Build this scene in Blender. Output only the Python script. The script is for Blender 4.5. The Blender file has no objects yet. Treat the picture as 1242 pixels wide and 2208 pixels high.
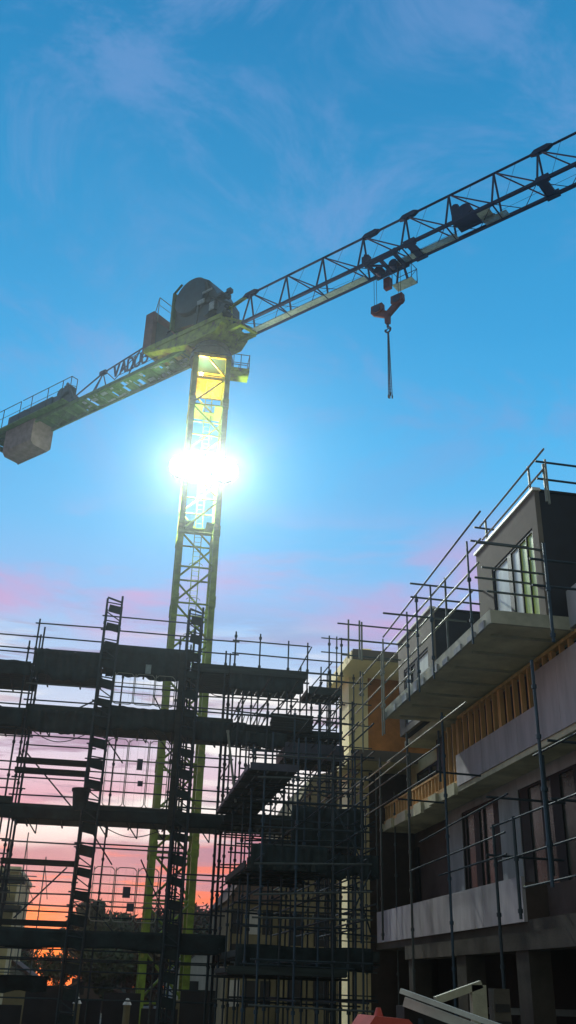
import bpy, math, random
from mathutils import Vector, Matrix
random.seed(7)
SC = bpy.context.scene
COL = SC.collection

# ---------------------------------------------------------------- materials
def new_mat(name):
    m = bpy.data.materials.new(name); m.use_nodes = True
    return m, m.node_tree, m.node_tree.nodes['Principled BSDF']

def mat(name, col, rough=.7, metal=0., var=.25, scale=3., bump=.15, bscale=40., spec=.4, stain=None, stretch=(1, 1, 1)):
    m, nt, b = new_mat(name)
    N, L = nt.nodes, nt.links
    b.inputs['Roughness'].default_value = rough
    b.inputs['Metallic'].default_value = metal
    b.inputs['Specular IOR Level'].default_value = spec
    tc = N.new('ShaderNodeTexCoord'); mp = N.new('ShaderNodeMapping')
    mp.inputs['Scale'].default_value = stretch
    L.new(tc.outputs['Object'], mp.inputs[0])
    n1 = N.new('ShaderNodeTexNoise'); n1.inputs['Scale'].default_value = scale; n1.inputs['Detail'].default_value = 6
    n1.inputs['Roughness'].default_value = .65
    L.new(mp.outputs[0], n1.inputs['Vector'])
    r = N.new('ShaderNodeValToRGB'); e = r.color_ramp.elements
    lo = [c * (1 - var) for c in col]; hi = [min(1, c * (1 + var)) for c in col]
    e[0].position = .3; e[0].color = (*lo, 1); e[1].position = .7; e[1].color = (*hi, 1)
    if stain:
        x = e.new(.36); x.color = (*stain, 1); x2 = e.new(.42); x2.color = (*lo, 1)
        e[0].color = (*stain, 1)
    L.new(n1.outputs['Fac'], r.inputs[0]); L.new(r.outputs[0], b.inputs['Base Color'])
    n2 = N.new('ShaderNodeTexNoise'); n2.inputs['Scale'].default_value = bscale; n2.inputs['Detail'].default_value = 4
    L.new(mp.outputs[0], n2.inputs['Vector'])
    bp = N.new('ShaderNodeBump'); bp.inputs['Strength'].default_value = bump; bp.inputs['Distance'].default_value = .02
    L.new(n2.outputs['Fac'], bp.inputs['Height']); L.new(bp.outputs[0], b.inputs['Normal'])
    return m

M = {}
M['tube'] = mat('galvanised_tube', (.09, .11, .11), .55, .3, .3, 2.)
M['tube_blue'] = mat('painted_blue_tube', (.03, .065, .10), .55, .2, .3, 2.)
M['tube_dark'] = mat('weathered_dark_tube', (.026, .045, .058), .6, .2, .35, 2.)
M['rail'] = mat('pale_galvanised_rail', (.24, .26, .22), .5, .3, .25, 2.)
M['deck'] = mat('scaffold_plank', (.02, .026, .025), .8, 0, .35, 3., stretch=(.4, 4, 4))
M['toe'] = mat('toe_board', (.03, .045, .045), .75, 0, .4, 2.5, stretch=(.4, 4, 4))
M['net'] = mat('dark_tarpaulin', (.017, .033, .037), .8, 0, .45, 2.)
M['crane'] = mat('crane_yellow_green', (.24, .34, .03), .5, 0, .3, 2.5, stain=(.14, .12, .05))
M['mast'] = mat('mast_yellow_paint', (.155, .25, .024), .45, 0, .38, 1.6, stain=(.22, .24, .04))
M['jib'] = mat('jib_blue_black_steel', (.004, .010, .055), .55, 0, .3, 2.)
M['jibgreen'] = mat('counter_jib_green_steel', (.07, .16, .05), .6, 0, .45, 2.)
M['hood'] = mat('hood_dark_teal', (.012, .045, .06), .5, 0, .35, 1.4)
M['cabinet'] = mat('cabinet_red_brown', (.14, .065, .06), .6, 0, .3, 2.)
M['grate'] = mat('walkway_grating', (.28, .36, .38), .6, .2, .3, 6.)
M['cweight'] = mat('counterweight_concrete', (.25, .21, .21), .9, 0, .3, 2.2, .3)
M['red'] = mat('hook_block_red', (.10, .016, .016), .6, 0, .35, 5.)
M['rope'] = mat('wire_rope', (.03, .035, .04), .6, .5, .2, 10.)
M['navy'] = mat('sign_navy', (.014, .02, .07), .5, 0, .2, 10.)
M['conc'] = mat('raw_concrete', (.58, .56, .40), .92, 0, .28, 1.1, .35, 25.)
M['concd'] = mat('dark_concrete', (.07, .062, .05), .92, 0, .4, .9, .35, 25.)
M['concedge'] = mat('slab_edge_concrete', (.46, .46, .36), .9, 0, .3, 1.3, .35, 25.)
M['memb'] = mat('black_membrane', (.018, .021, .03), .75, 0, .25, 1.5, .1)
M['grey'] = mat('grey_brown_render', (.17, .15, .125), .9, 0, .14, 1.2, .2)
M['white'] = mat('trim_white', (.85, .83, .76), .5, 0, .08, 3.)
M['board'] = mat('grey_board', (.42, .40, .42), .85, 0, .2, 1.1, .25, 30., stretch=(2.5, 2.5, .4))
M['wall'] = mat('pale_grey_wall', (.38, .40, .41), .9, 0, .24, 1.0, .25, stretch=(2, 2, .4))
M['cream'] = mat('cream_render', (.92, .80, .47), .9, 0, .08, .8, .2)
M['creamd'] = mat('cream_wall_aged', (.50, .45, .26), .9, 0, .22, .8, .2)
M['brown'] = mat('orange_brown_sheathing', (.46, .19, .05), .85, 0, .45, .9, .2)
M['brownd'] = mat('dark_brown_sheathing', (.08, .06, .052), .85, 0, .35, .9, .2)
M['wood'] = mat('stud_timber', (.80, .50, .22), .75, 0, .25, 2., .2, 30., stretch=(3, 3, .4))
M['insul'] = mat('wall_wrap', (.08, .075, .10), .8, 0, .5, .8)
M['frame'] = mat('window_frame_black', (.010, .013, .016), .6, 0, .2, 4.)
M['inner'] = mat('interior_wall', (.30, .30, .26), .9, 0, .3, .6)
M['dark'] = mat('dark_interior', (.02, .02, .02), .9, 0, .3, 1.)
M['redp'] = mat('machine_red_paint', (.45, .06, .04), .4, 0, .2, 3.)
M['beige'] = mat('machine_beige_paint', (.34, .33, .24), .55, 0, .25, 3.)
M['alu'] = mat('beam_aluminium', (.55, .58, .55), .4, .5, .2, 3.)
M['sign'] = mat('sign_plate', (.06, .065, .10), .6, 0, .2, 6.)
M['ground'] = mat('site_ground', (.22, .19, .14), .95, 0, .4, .25, .6, 4.)
M['bark'] = mat('tree_bark', (.035, .028, .022), .9, 0, .3, 4.)
M['leaf'] = mat('leaf_dark', (.035, .05, .02), .8, 0, .4, .8)
M['leaf2'] = mat('leaf_reddish', (.06, .045, .025), .8, 0, .4, .8)
M['olive'] = mat('olive_wall', (.17, .155, .095), .9, 0, .3, .8, .2)
M['collar'] = mat('collar_yellow', (.62, .46, .05), .5, 0, .4, 4.)
M['roof'] = mat('roof_tiles', (.10, .07, .06), .85, 0, .3, 5.)

def glass(name, col=(.6, .65, .62), rough=.03, trans=.0):
    m, nt, b = new_mat(name)
    b.inputs['Base Color'].default_value = (*col, 1)
    b.inputs['Roughness'].default_value = rough
    b.inputs['Transmission Weight'].default_value = trans
    b.inputs['IOR'].default_value = 1.5
    b.inputs['Specular IOR Level'].default_value = .9
    return m
M['glass'] = glass('window_glass', (.85, .95, .9), .02, 1.)
M['glassg'] = mat('window_pane_reflective', (.055, .062, .05), .25, 0, .6, .9, .02, 3., .6)

M['film'] = mat('pale_sheen_on_glass', (.62, .66, .60), .25, 0, .16, 1.1, .05, 6., .6, stretch=(1, 3, .6))  # opaque pale colour in place of bright reflections in the glass
M['pane_green_light'] = mat('yellow_green_light_on_glass', (.60, .78, .20), .25, 0, .35, 2.2, .05, 6., .6, stretch=(1, 3, .8))  # yellow-green light streaks in the glass, painted into the pane colour
def emis(name, col, st):
    m = bpy.data.materials.new(name); m.use_nodes = True
    nt = m.node_tree; nt.nodes.clear()
    o = nt.nodes.new('ShaderNodeOutputMaterial'); e = nt.nodes.new('ShaderNodeEmission')
    e.inputs[0].default_value = (*col, 1); e.inputs[1].default_value = st
    nt.links.new(e.outputs[0], o.inputs[0]); return m
M['lamp'] = emis('lamp_glass_lit', (1, .99, .93), 60)
M['lampw'] = emis('small_lamp_lit', (1, .78, .35), 25)

# ---------------------------------------------------------------- mesh builder
class MB:
    def __init__(s): s.v = []; s.f = []
    def add(s, vs, fs):
        n = len(s.v); s.v += [tuple(v) for v in vs]; s.f += [tuple(i + n for i in f) for f in fs]; return s
    def box(s, x0, x1, y0, y1, z0, z1):
        x0, x1 = sorted((x0, x1)); y0, y1 = sorted((y0, y1)); z0, z1 = sorted((z0, z1))
        v = [(x0, y0, z0), (x1, y0, z0), (x1, y1, z0), (x0, y1, z0), (x0, y0, z1), (x1, y0, z1), (x1, y1, z1), (x0, y1, z1)]
        return s.add(v, [(3, 2, 1, 0), (4, 5, 6, 7), (0, 1, 5, 4), (1, 2, 6, 5), (2, 3, 7, 6), (3, 0, 4, 7)])
    def tube(s, p, q, r, r2=None, n=7):
        p = Vector(p); q = Vector(q); d = (q - p)
        if d.length < 1e-5: return s
        d.normalize(); a = Vector((0, 0, 1)) if abs(d.z) < .9 else Vector((1, 0, 0))
        u = d.cross(a).normalized(); w = d.cross(u)
        if r2 is None: r2 = r
        vs = []
        for c, rr in ((p, r), (q, r2)):
            for i in range(n):
                t = 2 * math.pi * i / n
                vs.append(c + u * math.cos(t) * rr + w * math.sin(t) * rr)
        fs = [(i, (i + 1) % n, n + (i + 1) % n, n + i) for i in range(n)] + [tuple(range(n))[::-1], tuple(range(n, 2 * n))]
        return s.add(vs, fs)
    def bar(s, p, q, w, h, up=(0, 0, 1)):
        p = Vector(p); q = Vector(q); d = (q - p).normalized(); up = Vector(up)
        if abs(d.dot(up)) > .98: up = Vector((0, 1, 0))
        u = d.cross(up).normalized() * (w / 2); k = u.normalized().cross(d).normalized() * (h / 2)
        vs = [p - u - k, p + u - k, p + u + k, p - u + k, q - u - k, q + u - k, q + u + k, q - u + k]
        return s.add(vs, [(3, 2, 1, 0), (4, 5, 6, 7), (0, 1, 5, 4), (1, 2, 6, 5), (2, 3, 7, 6), (3, 0, 4, 7)])
    def path(s, pts, r, n=6):
        for a, b in zip(pts[:-1], pts[1:]): s.tube(a, b, r, n=n)
        return s
    def prism(s, poly, axis, a, b):
        """poly of 2-tuples extruded between a and b along axis (0,1,2)"""
        def P(u, v, w):
            return {0: (w, u, v), 1: (u, w, v), 2: (u, v, w)}[axis]
        n = len(poly)
        vs = [P(u, v, a) for u, v in poly] + [P(u, v, b) for u, v in poly]
        fs = [(i, (i + 1) % n, n + (i + 1) % n, n + i) for i in range(n)] + [tuple(range(n))[::-1], tuple(range(n, 2 * n))]
        return s.add(vs, fs)
    def sheet(s, x0, x1, fy, zt, zb, nx=24, nz=5, th=.02):
        """hanging cloth: fy(u,v)->y, zt(u)->z, zb(u)->z"""
        vs = []
        for k in (0, 1):
            for i in range(nx + 1):
                for j in range(nz + 1):
                    u = i / nx; v = j / nz
                    vs.append((x0 + (x1 - x0) * u, fy(u, v) + k * th, zt(u) * (1 - v) + zb(u) * v))
        W = nz + 1; T = (nx + 1) * W; fs = []
        for i in range(nx):
            for j in range(nz):
                a = i * W + j
                fs.append((a, a + 1, a + W + 1, a + W)); fs.append((T + a, T + a + W, T + a + W + 1, T + a + 1))
        for i in range(nx):
            for j in (0, nz):
                a = i * W + j; fs.append((a, a + W, T + a + W, T + a))
        for j in range(nz):
            for i in (0, nx):
                a = i * W + j; fs.append((a, T + a, T + a + 1, a + 1))
        return s.add(vs, fs)
    def mesh(s, name, m, off=(0, 0, 0), smooth=False):
        me = bpy.data.meshes.new(name); ox, oy, oz = off
        me.from_pydata([(x - ox, y - oy, z - oz) for x, y, z in s.v], [], s.f)
        import bmesh
        b = bmesh.new(); b.from_mesh(me); bmesh.ops.recalc_face_normals(b, faces=b.faces); b.to_mesh(me); b.free()
        me.materials.append(m)
        if smooth:
            for p in me.polygons: p.use_smooth = True
        me.update(); return me

def tag(o, label, cat, group=None):
    o['label'] = label; o['category'] = cat
    if group: o['group'] = group
    return o

class Thing:
    def __init__(s, name, label, cat, loc=(0, 0, 0), rz=0, group=None, local=False):
        s.o = bpy.data.objects.new(name, None); COL.objects.link(s.o); s.o.empty_display_size = .3
        s.o.location = loc; s.o.rotation_euler = (0, 0, rz); tag(s.o, label, cat, group)
        s.off = (0, 0, 0) if local else loc
    def part(s, name, mb, m, parent=None, label=None, smooth=False):
        o = bpy.data.objects.new(name, mb.mesh(name, M[m] if isinstance(m, str) else m, s.off, smooth)); COL.objects.link(o)
        o.parent = parent if parent is not None else s.o
        if label: o['label'] = label
        return o
def solo(name, mb, m, label, cat, loc=(0, 0, 0), group=None, smooth=False):
    o = bpy.data.objects.new(name, mb.mesh(name, M[m], loc, smooth)); COL.objects.link(o); o.location = loc
    return tag(o, label, cat, group)
def struct(name, mb, m, kind='structure'):
    o = bpy.data.objects.new(name, mb.mesh(name, M[m])); COL.objects.link(o); o['kind'] = kind; return o

# ---------------------------------------------------------------- ground
g = MB(); NG = 60; S = 1500.
vs = []; fs = []
ax = [-190, -150, -120] + [-100 + 10 * i for i in range(21)] + [120, 150, 190]
for i, x in enumerate(ax):
    for j, y in enumerate(ax):
        z = 0.0 if max(abs(x), abs(y)) > 100 else .07 * math.sin(x * .31 + y * .17) * math.cos(y * .23) - .05
        vs.append((x, y + 40, z))
n = len(ax)
for i in range(n - 1):
    for j in range(n - 1): fs.append((i * n + j, (i + 1) * n + j, (i + 1) * n + j + 1, i * n + j + 1))
g.add(vs, fs); struct('ground', g, 'ground')

# ================================================================= TOWER CRANE
MX, MY = 3.02, 49.0
crane = Thing('tower_crane', 'tall yellow-green lattice tower crane whose dark jib reaches up to the right over the site', 'crane', (MX, MY, 0), 0, local=True)
h = 1.0
legs = [(-h, -h), (h, -h), (h, h), (-h, h)]
TOP = 36.6
for (x, y) in legs:
    m = MB(); m.box(x - .16, x + .16, y - .14, y + .14, -.2, TOP)
    z = 3.2
    while z < TOP - 1:
        m.box(x - .19, x + .19, y - .19, y + .19, z - .3, z - .02); m.box(x - .19, x + .19, y - .19, y + .19, z + .02, z + .3); z += 4.27
    lg = crane.part('mast_leg', m, 'mast')
P = 2.135
for f in range(4):
    a = Vector((*legs[f], 0)); b = Vector((*legs[(f + 1) % 4], 0))
    m = MB(); k = 0; z = .9
    while z + P < TOP - 1.5:
        m.tube(a + Vector((0, 0, z)), b + Vector((0, 0, z)), .055)
        p, q = (a, b) if (k % 2 == 0) else (b, a)
        m.tube(q + Vector((0, 0, z + .05)), p + Vector((0, 0, z + P - .05)), .062)
        z += P; k += 1
    m.tube(a + Vector((0, 0, z)), b + Vector((0, 0, z)), .045)
    crane.part('mast_bracing', m, 'mast')
m = MB()
for x in (-.15, .25): m.tube((x, .35, 0), (x, .35, TOP - 1), .028)
z = .4
while z < TOP - 1: m.tube((-.15, .35, z), (.25, .35, z), .015, n=5); z += .3
z = 3
while z < TOP - 2:
    pts = [(.05 + .38 * math.cos(t), .35 - .38 * math.sin(t), z) for t in [math.pi * i / 8 for i in range(9)]]
    m.path(pts, .016, 5); z += 1.05
crane.part('mast_ladder', m, 'mast')
for zz in (8.1, 16.6, 25.1, 33.0):
    m = MB(); m.box(-.86, -.3, -.86, .86, zz, zz + .05); m.box(-.3, .86, .0, .86, zz, zz + .05); m.box(.4, .86, -.86, 0, zz, zz + .05)
    m.box(-.87, .87, .80, .87, zz + .05, zz + .22)
    crane.part('rest_platform', m, 'mast')
# enclosed collar under the slewing ring
m = MB(); m.box(-1.12, 1.12, .95, 1.1, 34.7, TOP); m.box(-1.13, -.98, -.9, .95, 34.9, TOP); m.box(.98, 1.13, -.9, .95, 34.7, TOP)
m.box(-1.14, 1.14, -1.14, -1.02, 36.35, TOP); m.box(-1.1, 1.1, -1.12, -1.02, 34.75, 34.9); m.bar((-.2, -1.06, 36.3), (1, -1.06, 34.9), .09, .09)
crane.part('collar', m, 'collar')
m = MB(); m.tube((0, 0, TOP), (0, 0, TOP + .35), 1.38, n=32); m.tube((0, 0, TOP + .35), (0, 0, TOP + .6), 1.2, n=32); m.tube((0, 0, TOP + .6), (0, 0, TOP + 1.1), 1.32, 1.1, n=32)
crane.part('slewing_ring', m, 'hood')
# access platform on the right of the mast head
m = MB(); m.box(1.15, 2.3, -1.3, -.2, 35.42, 35.55); m.box(1.15, 2.3, -1.32, -1.28, 35.55, 35.7)
ap = crane.part('access_platform', m, 'crane')
m = MB()
for (x, y) in ((1.3, -1.28), (1.75, -1.28), (2.28, -1.28), (2.28, -.22), (1.75, -.22)): m.tube((x, y, 35.5), (x, y, 36.75), .025)
for z in (36.1, 36.72): m.path([(1.3, -1.28, z), (2.28, -1.28, z), (2.28, -.22, z), (1.2, -.22, z)], .025)
crane.part('platform_railing', m, 'tube_dark', ap)

# rotating part, local x along the jib, local y away from the camera
A = math.atan2(-.740, .673)
R3 = Matrix.Rotation(A, 3, 'Z')
def rot(mb):
    mb.v = [tuple(R3 @ Vector(v)) for v in mb.v]; return mb
def cpart(name, mb, m, parent=None, label=None, smooth=False): return crane.part(name, rot(mb), m, parent, label, smooth)
ZB, ZT, W = 38.1, 40.8, .64
nodes = [3.0, 5.85, 8.6, 11.5, 14.35, 17.1, 19.8, 22.3, 24.8, 27.4, 30.0, 32.6]
for (y, z, r) in ((-W, ZB, .085), (W, ZB, .085), (0, ZT, .07)):
    m = MB(); x0 = -1.0 if z == ZB else 2.2
    if z == ZB: m.bar((x0, y, z), (33.5, y, z), .16, .17)
    else: m.tube((2.6, y, z), (33.5, y, z), r, n=10)
    cpart('jib_chord', m, 'jib')
for i, s0 in enumerate(nodes):
    m = MB()
    nb = nodes[i + 1] if i + 1 < len(nodes) else s0 + 2.6
    for y in (-W, W):
        m.tube((s0, 0, ZT), (s0, y, ZB), .058, n=6)
        if i + 1 < len(nodes): m.tube((s0 + .1, 0, ZT - .02), (nb, y, ZB + .05), .042, n=6)
    m.tube((s0, -W, ZB), (s0, W, ZB), .045)
    mid = (s0 + nb) / 2
    m.tube((s0, -W, ZB), (mid, W, ZB), .022, n=5); m.tube((mid, W, ZB), (nb, -W, ZB), .022, n=5)
    m.tube((mid, 0, ZT - .05), (mid - .5, -W, ZB), .012, n=4)
    cpart('jib_bay', m, 'jib')
for s0 in (3.0, 12.0, 14.55, 22.5, 30.2):
    m = MB(); m.prism([(s0 - .62, ZT - .06), (s0 - .35, ZT + .15), (s0 + .35, ZT + .17), (s0 + .62, ZT + .02), (s0 + .35, ZT - .15), (s0 - .3, ZT - .17)], 1, -.11, .11)
    cpart('jib_joint', m, 'jib')
for s0 in (14.9, 22.6, 30.2):
    m = MB(); m.bar((s0 - .05, -W, ZB - .0), (s0 + .0, W, ZB), .42, .16)
    for y in (-W, W): m.box(s0 - .35, s0 + .35, y - .13, y + .13, ZB - .14, ZB + .18)
    cpart('jib_splice', m, 'jib')
for a, b in ((3.1, 11.4), (13.6, 17.2), (18.9, 20.2)):
    m = MB(); x = a
    while x < b:
        x2 = min(x + .08, b); m.box(x, x + .055, .16, .60, ZB - .03, ZB + .0); x += .075
    m.bar((a, .17, ZB), (b, .17, ZB), .03, .07); m.bar((a, .59, ZB), (b, .59, ZB), .03, .07)
    cpart('jib_walkway', m, 'grate')
# jib winch, inside the truss
m = MB(); m.box(17.5, 18.75, -.5, .42, ZB + .12, ZB + .3); m.tube((18.1, -.42, ZB + .75), (18.1, .40, ZB + .75), .42, n=16)
m.box(17.35, 17.75, -.35, .1, ZB + .3, ZB + 1.45); m.tube((17.5, -.1, ZB + 1.4), (17.5, -.1, ZB + 1.6), .2, n=10); m.bar((17.3, 0, ZB + .3), (17.9, 0, ZB + 1.2), .12, .12)
jw = cpart('jib_winch', m, 'jib')
m = MB(); m.box(18.8, 19.5, -.55, .5, ZB + .1, ZB + .16)
m.prism([(18.75, ZB + .16), (19.5, ZB + .16), (19.2, ZB + .85), (18.85, ZB + .85)], 1, .43, .46); cpart('winch_guard', m, 'grate', jw)
# trolley
m = MB()
for y in (-W, W):
    m.bar((12.0, y, ZB - .16), (14.1, y, ZB - .16), .1, .22)
    for x in (12.15, 13.95): m.tube((x, y - .09, ZB - .05), (x, y + .09, ZB - .05), .17, n=12)
for x in (12.2, 13.0, 13.9): m.bar((x, -W, ZB - .2), (x, W, ZB - .2), .16, .2)
m.bar((12.2, -W, ZB - .2), (13.9, W, ZB - .2), .1, .1)
for x in (12.55, 13.5): m.tube((x, -.18, ZB - .32), (x, .18, ZB - .32), .26, n=16)
m.bar((12.0, -W, ZB - .16), (12.0, -W, ZB + .7), .1, .1); m.box(11.85, 12.3, -W - .12, -W + .2, ZB + .05, ZB + .5)
tr = cpart('trolley', m, 'jib')
m = MB(); m.box(12.35, 12.75, .7, 1.0, ZB - 1.0, ZB - .28); cpart('trolley_motor', m, 'red', tr)
m = MB(); m.box(12.9, 14.15, .75, 1.4, ZB - 1.02, ZB - .96); m.box(12.9, 14.15, 1.36, 1.4, ZB - .96, ZB - .84)
cg = cpart('maintenance_basket', m, 'grate', tr)
m = MB()
for (x, y) in ((12.9, .76), (14.15, .76), (12.9, 1.39), (14.15, 1.39)): m.tube((x, y, ZB - 1), (x, y, ZB + .05), .022, n=5)
m.path([(12.9, .76, ZB), (12.9, 1.39, ZB), (14.15, 1.39, ZB), (14.15, .76, ZB)], .022); m.tube((12.9, 1.39, ZB - 1), (14.15, 1.39, ZB), .016, n=5)
m.bar((13.2, .76, ZB - 1), (13.5, .5, ZB - .1), .1, .1); m.bar((13.9, .76, ZB - 1), (13.8, .5, ZB - .1), .1, .1)
cpart('basket_rail', m, 'jib', tr)
m = MB()
for x, zz in ((12.2, 35.3), (13.75, 35.3)):
    m.tube((x, -.05, ZB - .3), (x, -.05, zz + .1), .014, n=5); m.tube((x + .07, .09, ZB - .3), (x + .07, .09, zz + .1), .014, n=5)
m.tube((3.2, 0, ZB + .4), (12.2, 0, ZB - .1), .012, n=4); m.tube((13.8, 0, ZB - .1), (33, 0, ZB + .1), .012, n=4)
cpart('hoist_rope', m, 'rope')
# slewing platform, machinery, hood, cabinet
m = MB(); m.prism([(-4.9, 38.75), (-1.0, 37.75), (1.4, 37.75), (1.9, 38.3), (1.9, 38.75), (-4.9, 39.05)], 1, -1.35, 1.2)
for y in (-1.35, -.4, .5, 1.2): m.bar((-4.9, y, 38.95), (1.9, y, 38.75), .1, .34)
for x in (-4.6, -3.4, -2.2, -1.0, .2, 1.3): m.bar((x, -1.35, 38.72), (x, 1.2, 38.72), .1, .16)
sp = cpart('slewing_platform', m, 'crane')
m = MB(); m.prism([(-2.75, 40.0), (.9, 39.3), (1.1, 40.0), (1.05, 41.0), (.1, 42.75), (-.5, 43.2), (-1.3, 43.4), (-2.1, 43.25), (-2.75, 42.8)], 1, -.9, 1.2)
hd = cpart('machine_hood', m, 'hood')
m = MB()
cx, cz, r = -1.22, 41.9, 1.42
m.tube((cx, -1.12, cz), (cx, -.88, cz), r, r, n=36); m.tube((cx, -1.2, cz), (cx, -1.12, cz), r * .93, r, n=36)
cpart('hood_end_disc', m, 'hood', hd, smooth=False)
m = MB(); m.box(-2.85, -2.7, -1.22, 1.22, 39.9, 42.85); m.bar((-2.8, -1.15, 42.8), (-2.1, -1.15, 43.28), .12, .1)
cpart('hood_flashing', m, 'jibgreen', hd)
m = MB(); random.seed(3)
for i in range(16):
    x = random.uniform(-.2, 1.9); y = random.uniform(-1.3, -.85); z = random.uniform(39.2, 41.0)
    m.box(x, x + random.uniform(.15, .5), y, y + .3, z, z + random.uniform(.1, .4))
m.tube((.4, -1.25, 39.9), (.4, -.85, 39.9), .38, n=14); m.tube((1.5, -1.1, 39.5), (1.5, 1, 39.5), .3, n=14)
m.bar((-.5, -1.2, 38.9), (-.3, -1.2, 41.0), .14, .14); m.bar((.6, -1.2, 41.0), (2.1, -.7, 39.9), .14, .14)
cpart('hoist_machinery', m, 'hood')
for q in ((-.4, .2, 40.6, 40.95), (.7, 1.1, 39.7, 40.3), (0, .8, 41.35, 41.5)):
    m = MB(); m.box(q[0], q[1], -1.32, -1.26, q[2], q[3]); cpart('machinery_bracket', m, 'grate')
m = MB(); m.box(-5.1, -4.35, -1.35, .9, 38.9, 42.0); cb = cpart('cabinet', m, 'cabinet')
m = MB(); m.box(-4.349, -4.32, -1.0, .5, 39.5, 41.3); cpart('cabinet_door', m, 'hood', cb)
m = MB()
for y in (-1.3, -.1, 1.1): m.tube((-4.0, y, 41.0), (-4.0, y, 43.0), .028)
m.path([(-4.8, -.9, 42.05), (-4.0, -1.3, 43.0), (-4.0, 1.1, 43.0), (-3.2, 1.1, 43.0)], .03)
m.tube((-4, -1.3, 42.4), (-4, 1.1, 42.4), .02); m.tube((-3.2, 1.1, 43.0), (-3.2, 1.1, 41), .03)
cpart('head_railing', m, 'rail')
# jib root frame
m = MB()
m.bar((1.0, -W, ZB), (3.0, -W, ZB), .2, .34); m.bar((1.0, W, ZB), (3.0, W, ZB), .2, .34)
m.bar((3.0, 0, ZT), (1.0, 0, ZT - .35), .16, .2); m.bar((2.7, -W, ZB + .1), (3.1, W, ZB), .24, .2)
m.bar((1.0, -W, ZT - 1.3), (3.0, -W, ZB + .1), .12, .14); m.bar((1.1, W, ZT - .6), (3.0, W, ZB), .12, .14); m.tube((1.2, -W, ZB), (2.9, W, ZB), .05)
m.bar((1.4, -W, ZT - .9), (1.4, W, ZB), .16, .12); m.bar((2.2, -W, ZB), (1.4, 0, ZT - .4), .1, .12)
cpart('jib_root', m, 'crane')
# counter jib
m = MB()
for y in (-.75, .75): m.bar((-1.2, y, 38.05), (-22.0, y, 38.05), .14, .3)
x = -2.0
while x > -22: m.bar((x, -.85, 38.05), (x, .85, 38.05), .1, .2); x -= 1.05
x = -12.5
m.tube((-12.5, -.85, 38.1), (-16, .85, 38.1), .05)
cj = cpart('counter_jib_frame', m, 'jibgreen')
m = MB(); random.seed(11); x = -1.6
while x > -12.2:
    w = .26
    if random.random() > .12: m.box(x - w, x, -.78, -.05 if random.random() > .1 else -.4, 38.09, 38.13)
    if random.random() > .12: m.box(x - w, x, -.03, .78, 38.09, 38.13)
    x -= .29
cpart('counter_jib_deck', m, 'jibgreen')
m = MB(); random.seed(5)
for i in range(26):
    m = MB(); x = random.uniform(-12, -2.5); y = random.uniform(-.7, .6); m.box(x, x + random.uniform(.2, .6), y, y + random.uniform(.1, .3), 38.03, 38.08); cpart('deck_fitting', m, 'grate')
m = MB(); m.tube((-3.0, 0, 41.2), (-10.5, 0, 40.25), .055); m.tube((-10.5, 0, 40.25), (-13.4, 0, 39.3), .055)
m.tube((-10.5, 0, 40.2), (-13.0, .8, 38.3), .035); m.tube((-10.2, 0, 40.2), (-8.2, -.8, 38.3), .035); m.tube((-8.2, -.8, 38.3), (-6.9, 0, 40.6), .03)
m.box(-10.8, -10.2, -.12, .12, 40.13, 40.38)
for y in (-.75, .75): m.tube((-10.5, 0, 40.2), (-10.4, y, 38.2), .045)
m.tube((-6.8, -.05, 40.65), (-6.8, -.8, 38.2), .04); m.tube((-4.2, -.05, 40.9), (-6.8, -.8, 38.4), .03)
cpart('counter_jib_tie', m, 'jib')
m = MB(); m.box(-21.9, -13.0, -1.3, 1.0, 38.25, 38.36); m.bar((-22.4, -1.3, 38.3), (-22.4, 1.0, 38.3), .5, .16)
rp = cpart('rear_platform', m, 'jibgreen')
m = MB()
m.box(-19.9, -14.9, -.8, .8, 38.36, 39.5); m.prism([(-14.9, 38.36), (-12.6, 38.36), (-12.9, 39.0), (-13.8, 39.35), (-14.9, 39.5)], 1, -.7, .7)
m.tube((-13.9, -.85, 39.4), (-13.9, .5, 39.4), .42, n=14); m.box(-13.4, -12.9, -1.0, -.3, 39.1, 39.7)
m.bar((-12.4, -.9, 38.4), (-13.2, -.9, 39.9), .15, .2); m.box(-16.8, -15.5, -.9, -.78, 38.5, 39.1)
cpart('counter_winch_housing', m, 'hood')
m = MB()
ys = -1.28
xs = [-21.6, -19.9, -17.9, -16.6, -14.8, -13.2, -12.3]
for x in xs: m.tube((x, ys, 38.3), (x, ys, 39.95), .03)
m.path([(-22.4, ys, 39.9), (xs[0], ys, 39.95), (-17.95, ys, 39.95)], .03); m.path([(-17.7, ys, 39.95), (-12.3, ys, 39.95), (-12.1, -.9, 39.8)], .03)
m.path([(-22.4, ys, 39.2), (-17.95, ys, 39.2)], .02); m.path([(-17.7, ys, 39.2), (-12.3, ys, 39.2), (-12.1, -.9, 39.2)], .02); m.tube((-12.1, -.9, 39.8), (-12.1, -.9, 38.3), .03)
m.tube((-17.4, ys, 39.0), (-16.2, ys + .5, 38.4), .04)
cpart('rear_railing', m, 'tube_dark')
for i in range(4):
    x = -19.75 + i * .82
    m = MB(); m.prism([(-.9, 38.2), (.9, 38.2), (.9, 36.4), (.65, 36.1), (-.65, 36.1), (-.9, 36.4)], 0, x, x + .80)
    for k in range(5): m.box(x + .02 + k * .16, x + .1 + k * .16, .5, .6, 36.03, 36.11)
    cpart('counterweight_block', m, 'cweight')
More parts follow.
